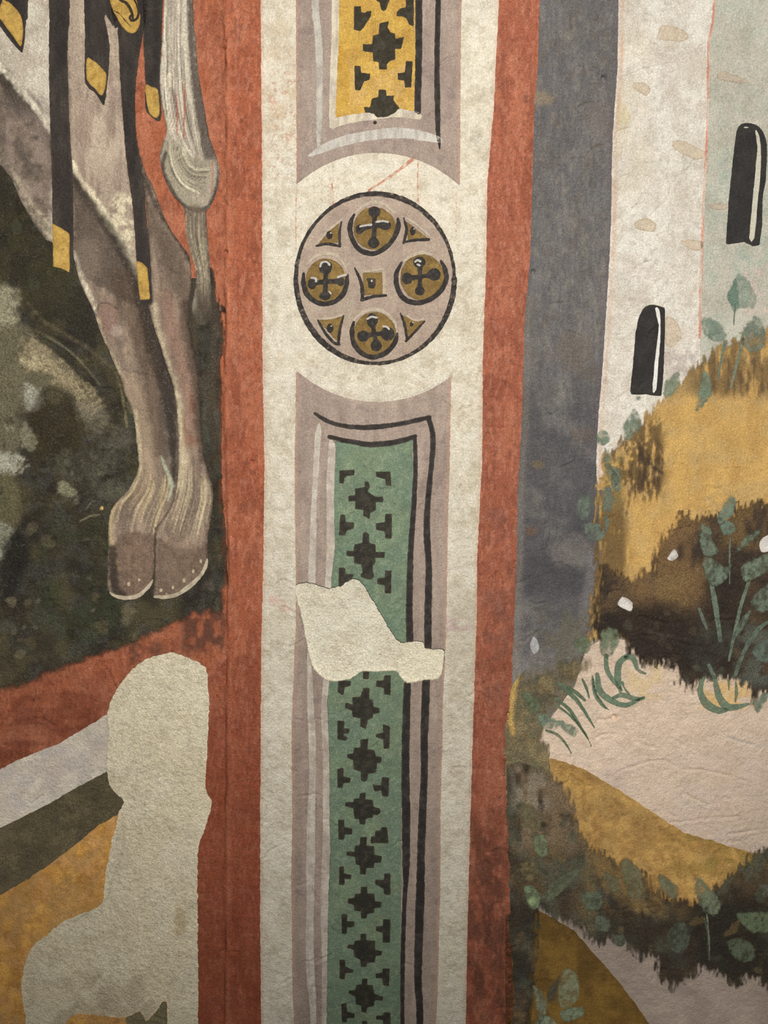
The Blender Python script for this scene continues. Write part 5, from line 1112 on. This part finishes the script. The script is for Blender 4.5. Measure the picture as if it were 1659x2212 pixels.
pA = plant('tall plant with one broad two-toned leaf over the shaded tower side, upper right', (1590, 840))
leafpoly(R2, [(1455, 272), (1520, 300), (1560, 370), (1585, 440), (1560, 500), (1470, 495), (1435, 520), (1390, 450), (1388, 400), (1420, 340)], pA, (158, 172, 152), lab='broad pale leaf')
leafpoly(R2, [(1450, 278), (1455, 340), (1470, 420), (1470, 490), (1435, 500), (1390, 450), (1390, 400), (1420, 335)], pA, (112, 142, 124), 6, lab='dark half of the leaf')
leafpoly(R2, [(1480, 640), (1560, 540), (1620, 580), (1640, 700), (1600, 770), (1530, 775), (1480, 720)], pA, (124, 134, 116))
stem(R2, [(1440, 480), (1436, 540), (1432, 600)], [3, 3, 2], pA); stem(R2, [(1490, 690), (1450, 850), (1410, 1000)], [7, 6, 4], pA, (126, 136, 114))
pB = plant('plant with drooping leaves climbing the hill edge right of the lower window', (1500, 890))
leafpoly(R2, [(1225, 550), (1300, 555), (1360, 600), (1390, 680), (1340, 715), (1260, 690), (1225, 620)], pB, (136, 154, 134))
leafpoly(R2, [(1240, 870), (1290, 960), (1290, 1050), (1240, 1120), (1180, 1165), (1190, 1080), (1210, 980)], pB, (122, 142, 118))
stem(R2, [(1375, 710), (1350, 830), (1328, 950)], [6, 5, 4], pB)
pC = plant('small plant with separate pointed leaves below the lower tower window', (1340, 1060))
leafpoly(R2, [(1080, 895), (1090, 960), (1060, 1040), (1000, 1075), (975, 1020), (1000, 950)], pC, (134, 148, 118))
leafpoly(R2, [(800, 1130), (845, 1200), (840, 1260), (790, 1310), (755, 1350), (720, 1290), (730, 1210), (770, 1160)], pC, (130, 144, 122))
leafpoly(R2, [(545, 1310), (590, 1265), (640, 1300), (640, 1350), (590, 1380), (550, 1350)], pC, (112, 130, 108))
leafpoly(R2, [(955, 1120), (970, 1180), (968, 1280), (950, 1240)], pC, (112, 122, 92))
leafpoly(R2, [(600, 1380), (640, 1420), (660, 1520), (720, 1600), (690, 1680), (640, 1620), (600, 1500)], pC, (120, 132, 108))
leafpoly(R2, [(800, 1050), (840, 1055), (830, 1085), (805, 1090)], pC, (146, 152, 138))
pD = plant('faded sprawling plant along the right edge of the grey strip', (1300, 1180))
for p in ([(430, 240), (500, 180), (540, 260), (500, 360), (450, 370), (425, 310)], [(590, 180), (640, 130), (670, 220), (640, 320), (590, 310)], [(470, 390), (560, 380), (620, 440), (590, 500), (500, 490)], [(600, 330), (640, 330), (630, 440), (600, 430)], [(640, 20), (700, 30), (710, 120), (660, 150)]):
    leafpoly(R3, p, pD, (108, 120, 106))
pE = plant('tall plant with round-tipped teal leaves and a thick stem on the dark bush', (1550, 1385))
leafpoly(R3, [(1440, 215), (1400, 200), (1365, 255), (1320, 340), (1340, 400), (1385, 370), (1440, 320)], pE, (118, 138, 120))
leafpoly(R3, ell(1395, 415, 54, 52, 12), pE, (118, 140, 120))
leafpoly(R3, [(1215, 400), (1240, 385), (1300, 430), (1300, 500), (1350, 560), (1270, 610), (1215, 540)], pE, (112, 126, 106))
leafpoly(R3, [(1235, 600), (1290, 600), (1380, 660), (1420, 640), (1390, 740), (1320, 790), (1270, 770), (1235, 690)], pE, (116, 132, 110))
stem(R3, [(1290, 780), (1312, 900), (1345, 1130)], [9, 12, 9], pE, (98, 112, 96)); stem(R3, [(1410, 470), (1405, 600), (1405, 770)], [3, 3, 3], pE, (104, 112, 96)); stem(R3, [(1210, 930), (1240, 1010), (1260, 1060)], [6, 8, 3], pE, (92, 102, 90), 'leaf')
pF = plant('bushy plant with broad grey-green leaves at the right edge above the path', (1590, 1470))
leafpoly(R3, [(1480, 650), (1580, 600), (1650, 570), (1720, 600), (1680, 680), (1560, 750), (1500, 760), (1475, 700)], pF, (118, 132, 108))
leafpoly(R3, [(1440, 575), (1470, 500), (1550, 440), (1620, 415), (1560, 500), (1480, 560)], pF, (104, 120, 96))
leafpoly(R3, [(1555, 850), (1659, 760), (1720, 800), (1700, 920), (1600, 960), (1540, 910)], pF, (104, 116, 98))
leafpoly(R3, [(1545, 930), (1535, 990), (1480, 1080), (1425, 1130), (1450, 1040), (1500, 960)], pF, (110, 126, 106))
leafpoly(R3, [(1550, 1180), (1600, 1140), (1700, 1130), (1700, 1260), (1600, 1270), (1550, 1230)], pF, (96, 110, 98))
stem(R3, [(1530, 750), (1480, 900), (1430, 1120), (1400, 1260)], [7, 8, 7, 5], pF, (104, 118, 98)); stem(R3, [(1680, 1000), (1590, 1060), (1500, 1200), (1440, 1350)], [6, 9, 9, 8], pF, (84, 98, 84))
stem(R3, [(1240, 1370), (1215, 1450), (1260, 1540), (1340, 1580), (1400, 1575)], [6, 12, 18, 14, 4], pF, (100, 118, 94), 'leaf'); stem(R3, [(1310, 1370), (1330, 1470), (1380, 1550), (1450, 1560), (1530, 1540)], [9, 14, 17, 12, 4], pF, (100, 118, 96), 'leaf')
leafpoly(R3, [(1550, 1520), (1560, 1570), (1590, 1602), (1640, 1540), (1660, 1460), (1600, 1480)], pF, (100, 118, 98)); stem(R3, [(1445, 1400), (1450, 1470), (1442, 1530)], [3, 7, 2], pF, (112, 118, 88), 'leaf'); stem(R3, [(1400, 1390), (1400, 1450)], [5, 2], pF, (112, 118, 88), 'leaf')
stem(R3, [(1270, 1290), (1310, 1370)], [7, 8], pF, (92, 104, 90))
pG = plant('curling plant with arched strap leaves over the pink path in the middle right', (1345, 1520))
leafpoly(R3, [(590, 1060), (680, 1050), (705, 1100), (690, 1180), (640, 1250), (580, 1230), (570, 1130)], pG, (112, 124, 98))
leafpoly(R3, [(400, 1120), (500, 1110), (525, 1180), (470, 1230), (420, 1190)], pG, (104, 116, 86))
for p, w in (([(615, 1230), (625, 1330), (690, 1420), (720, 1450)], [7, 8, 6, 2]), ([(745, 1235), (700, 1280), (690, 1370), (710, 1470)], [8, 10, 12, 3]), ([(740, 1240), (790, 1250), (820, 1320), (870, 1345)], [7, 9, 6, 3]),
             ([(560, 1350), (575, 1450), (640, 1510), (740, 1545), (860, 1490)], [7, 11, 10, 8, 2]), ([(530, 1380), (545, 1470), (585, 1540), (635, 1575)], [4, 6, 4, 2]), ([(720, 1400), (735, 1440), (765, 1475)], [4, 3, 2]), ([(660, 1500), (720, 1480), (800, 1505), (860, 1500)], [5, 8, 8, 3])):
    stem(R3, p, [1.3 * q_ for q_ in w], pG, (100, 120, 96), 'leaf')
pH = plant('tuft of thin pointed grass blades on the left end of the path', (1220, 1560), 'grass', 'grass_tuft')
for p, w in (([(340, 200), (400, 250), (470, 330), (552, 462)], [5, 8, 6, 1.5]), ([(320, 290), (400, 350), (460, 440), (515, 530)], [4, 6, 5, 1.5]), ([(480, 175), (505, 230), (522, 292)], [3, 4, 2]), ([(330, 330), (420, 400), (500, 500), (535, 575)], [3, 4, 3, 1.5]),
             ([(268, 478), (330, 500), (380, 550), (417, 612)], [3, 4, 4, 1.5]), ([(400, 225), (450, 260), (495, 300)], [5, 6, 4]), ([(540, 160), (560, 260), (620, 345)], [3, 4, 2])):
    stem(R4, p, [1.35 * q_ for q_ in w], pH, (84, 104, 78), 'blade')
pI = plant('broad drooping leaf beside the olive bush left of the grass tuft', (1230, 1600))
leafpoly(R4, [(215, 385), (260, 375), (300, 400), (400, 430), (462, 480), (430, 522), (380, 490), (340, 458), (270, 480), (220, 450)], pI, (112, 132, 110))
leafpoly(R4, [(125, 250), (200, 255), (240, 330), (200, 400), (140, 340)], pI, (96, 104, 76), 5)
pJ = plant('low foliage of separate grey-green leaves on the trailing dark bush', (1340, 1990))
for p, c in (([(720, 1215), (790, 1260), (840, 1330), (830, 1450), (760, 1460), (720, 1380), (705, 1300)], (98, 90, 62)), ([(925, 1310), (1000, 1350), (1050, 1410), (1040, 1470), (970, 1450), (930, 1390)], (92, 92, 68)), ([(1145, 1330), (1220, 1380), (1290, 1480), (1280, 1560), (1210, 1560), (1150, 1480)], (98, 104, 80)),
             ([(600, 1300), (680, 1330), (705, 1400), (650, 1430), (600, 1370)], (94, 86, 60)), ([(460, 1430), (560, 1410), (610, 1470), (580, 1530), (500, 1530)], (76, 84, 66)), ([(550, 1560), (640, 1570), (640, 1660), (560, 1650)], (70, 76, 62)),
             ([(1380, 1550), (1480, 1540), (1640, 1540), (1640, 1650), (1480, 1670), (1420, 1620)], (76, 88, 62)), ([(1320, 1720), (1420, 1690), (1500, 1760), (1480, 1840), (1380, 1830)], (60, 68, 50)), ([(1510, 1380), (1577, 1370), (1620, 1430), (1540, 1460)], (70, 68, 54)),
             ([(640, 1700), (720, 1660), (740, 1720), (690, 1750)], (64, 66, 54)), ([(980, 1640), (1080, 1600), (1120, 1700), (1060, 1800), (980, 1740)], (58, 62, 52))):
    leafpoly(R4, p, pJ, c)
stem(R4, [(1212, 1560), (1222, 1660), (1228, 1770)], [4, 3, 2], pJ, (88, 92, 72))
pK = plant('column of round leaves along the red band at the lower right', (1150, 1970))
for p, c in (([(130, 1400), (190, 1378), (238, 1450), (222, 1520), (165, 1512)], (104, 122, 88)), ([(190, 1100), (260, 1080), (282, 1180), (250, 1232), (200, 1190)], (106, 120, 84)), ([(120, 1250), (200, 1240), (222, 1320), (170, 1370), (120, 1320)], (104, 88, 54)),
             ([(250, 1450), (300, 1370), (430, 1280), (470, 1310), (380, 1400), (290, 1490)], (84, 88, 66)), ([(130, 890), (200, 920), (245, 1010), (230, 1060), (160, 1060), (110, 980)], (98, 86, 58))):
    leafpoly(R4, p, pK, c)
leafpoly(R4, ell(182, 1475, 28, 34, 12), pK, (132, 146, 100), 6)
pL = plant('pointed grey-green leaves in the bottom right corner of the red band', (1190, 2240))
for p, c in (([(190, 1965), (270, 2040), (272, 2130), (230, 2200), (205, 2100)], (100, 104, 84)), ([(370, 1880), (440, 1885), (465, 1960), (465, 2050), (380, 2120), (330, 2060), (340, 1960)], (104, 104, 76)), ([(340, 2120), (480, 2090), (492, 2150), (380, 2192)], (92, 104, 82)),
             ([(170, 2230), (260, 2140), (350, 2200), (370, 2280), (180, 2300)], (98, 110, 88)), ([(270, 2020), (330, 1930), (365, 1870), (340, 1990), (300, 2090)], (46, 42, 34))):
    leafpoly(R4, p, pL, c)

# ---- white flowers
FG = 'white flower buds'
for lab, p in (('white flower at the left end of the dark bush above the path', [(690, 895), (720, 852), (782, 890), (776, 946), (735, 932), (700, 915)]), ('small white flower on the brown upper part of the large bush', [(1003, 612), (1025, 575), (1052, 548), (1076, 590), (1040, 622)]),
               ('white flower at the right edge of the photograph beside the broad leaves', [(1598, 500), (1640, 462), (1690, 470), (1690, 545), (1620, 572), (1600, 550)]), ('pale grey pointed bud on the grey strip above the olive bush', [(155, 1105), (178, 1140), (188, 1185), (155, 1222), (128, 1170), (138, 1130)])):
    layer('flower_bud', Poly(Z(R3, p), 2), M_WHITE, (206, 198, 188) if 'grey' not in lab else (160, 160, 158), 6, lambda b: b.vary(.06, 10).tint((150, 140, 130), .6, 9, thr=.54).rim((150, 140, 126), 2, .4), label=lab, cat='flower', group=FG, rough=.8, rs=6)
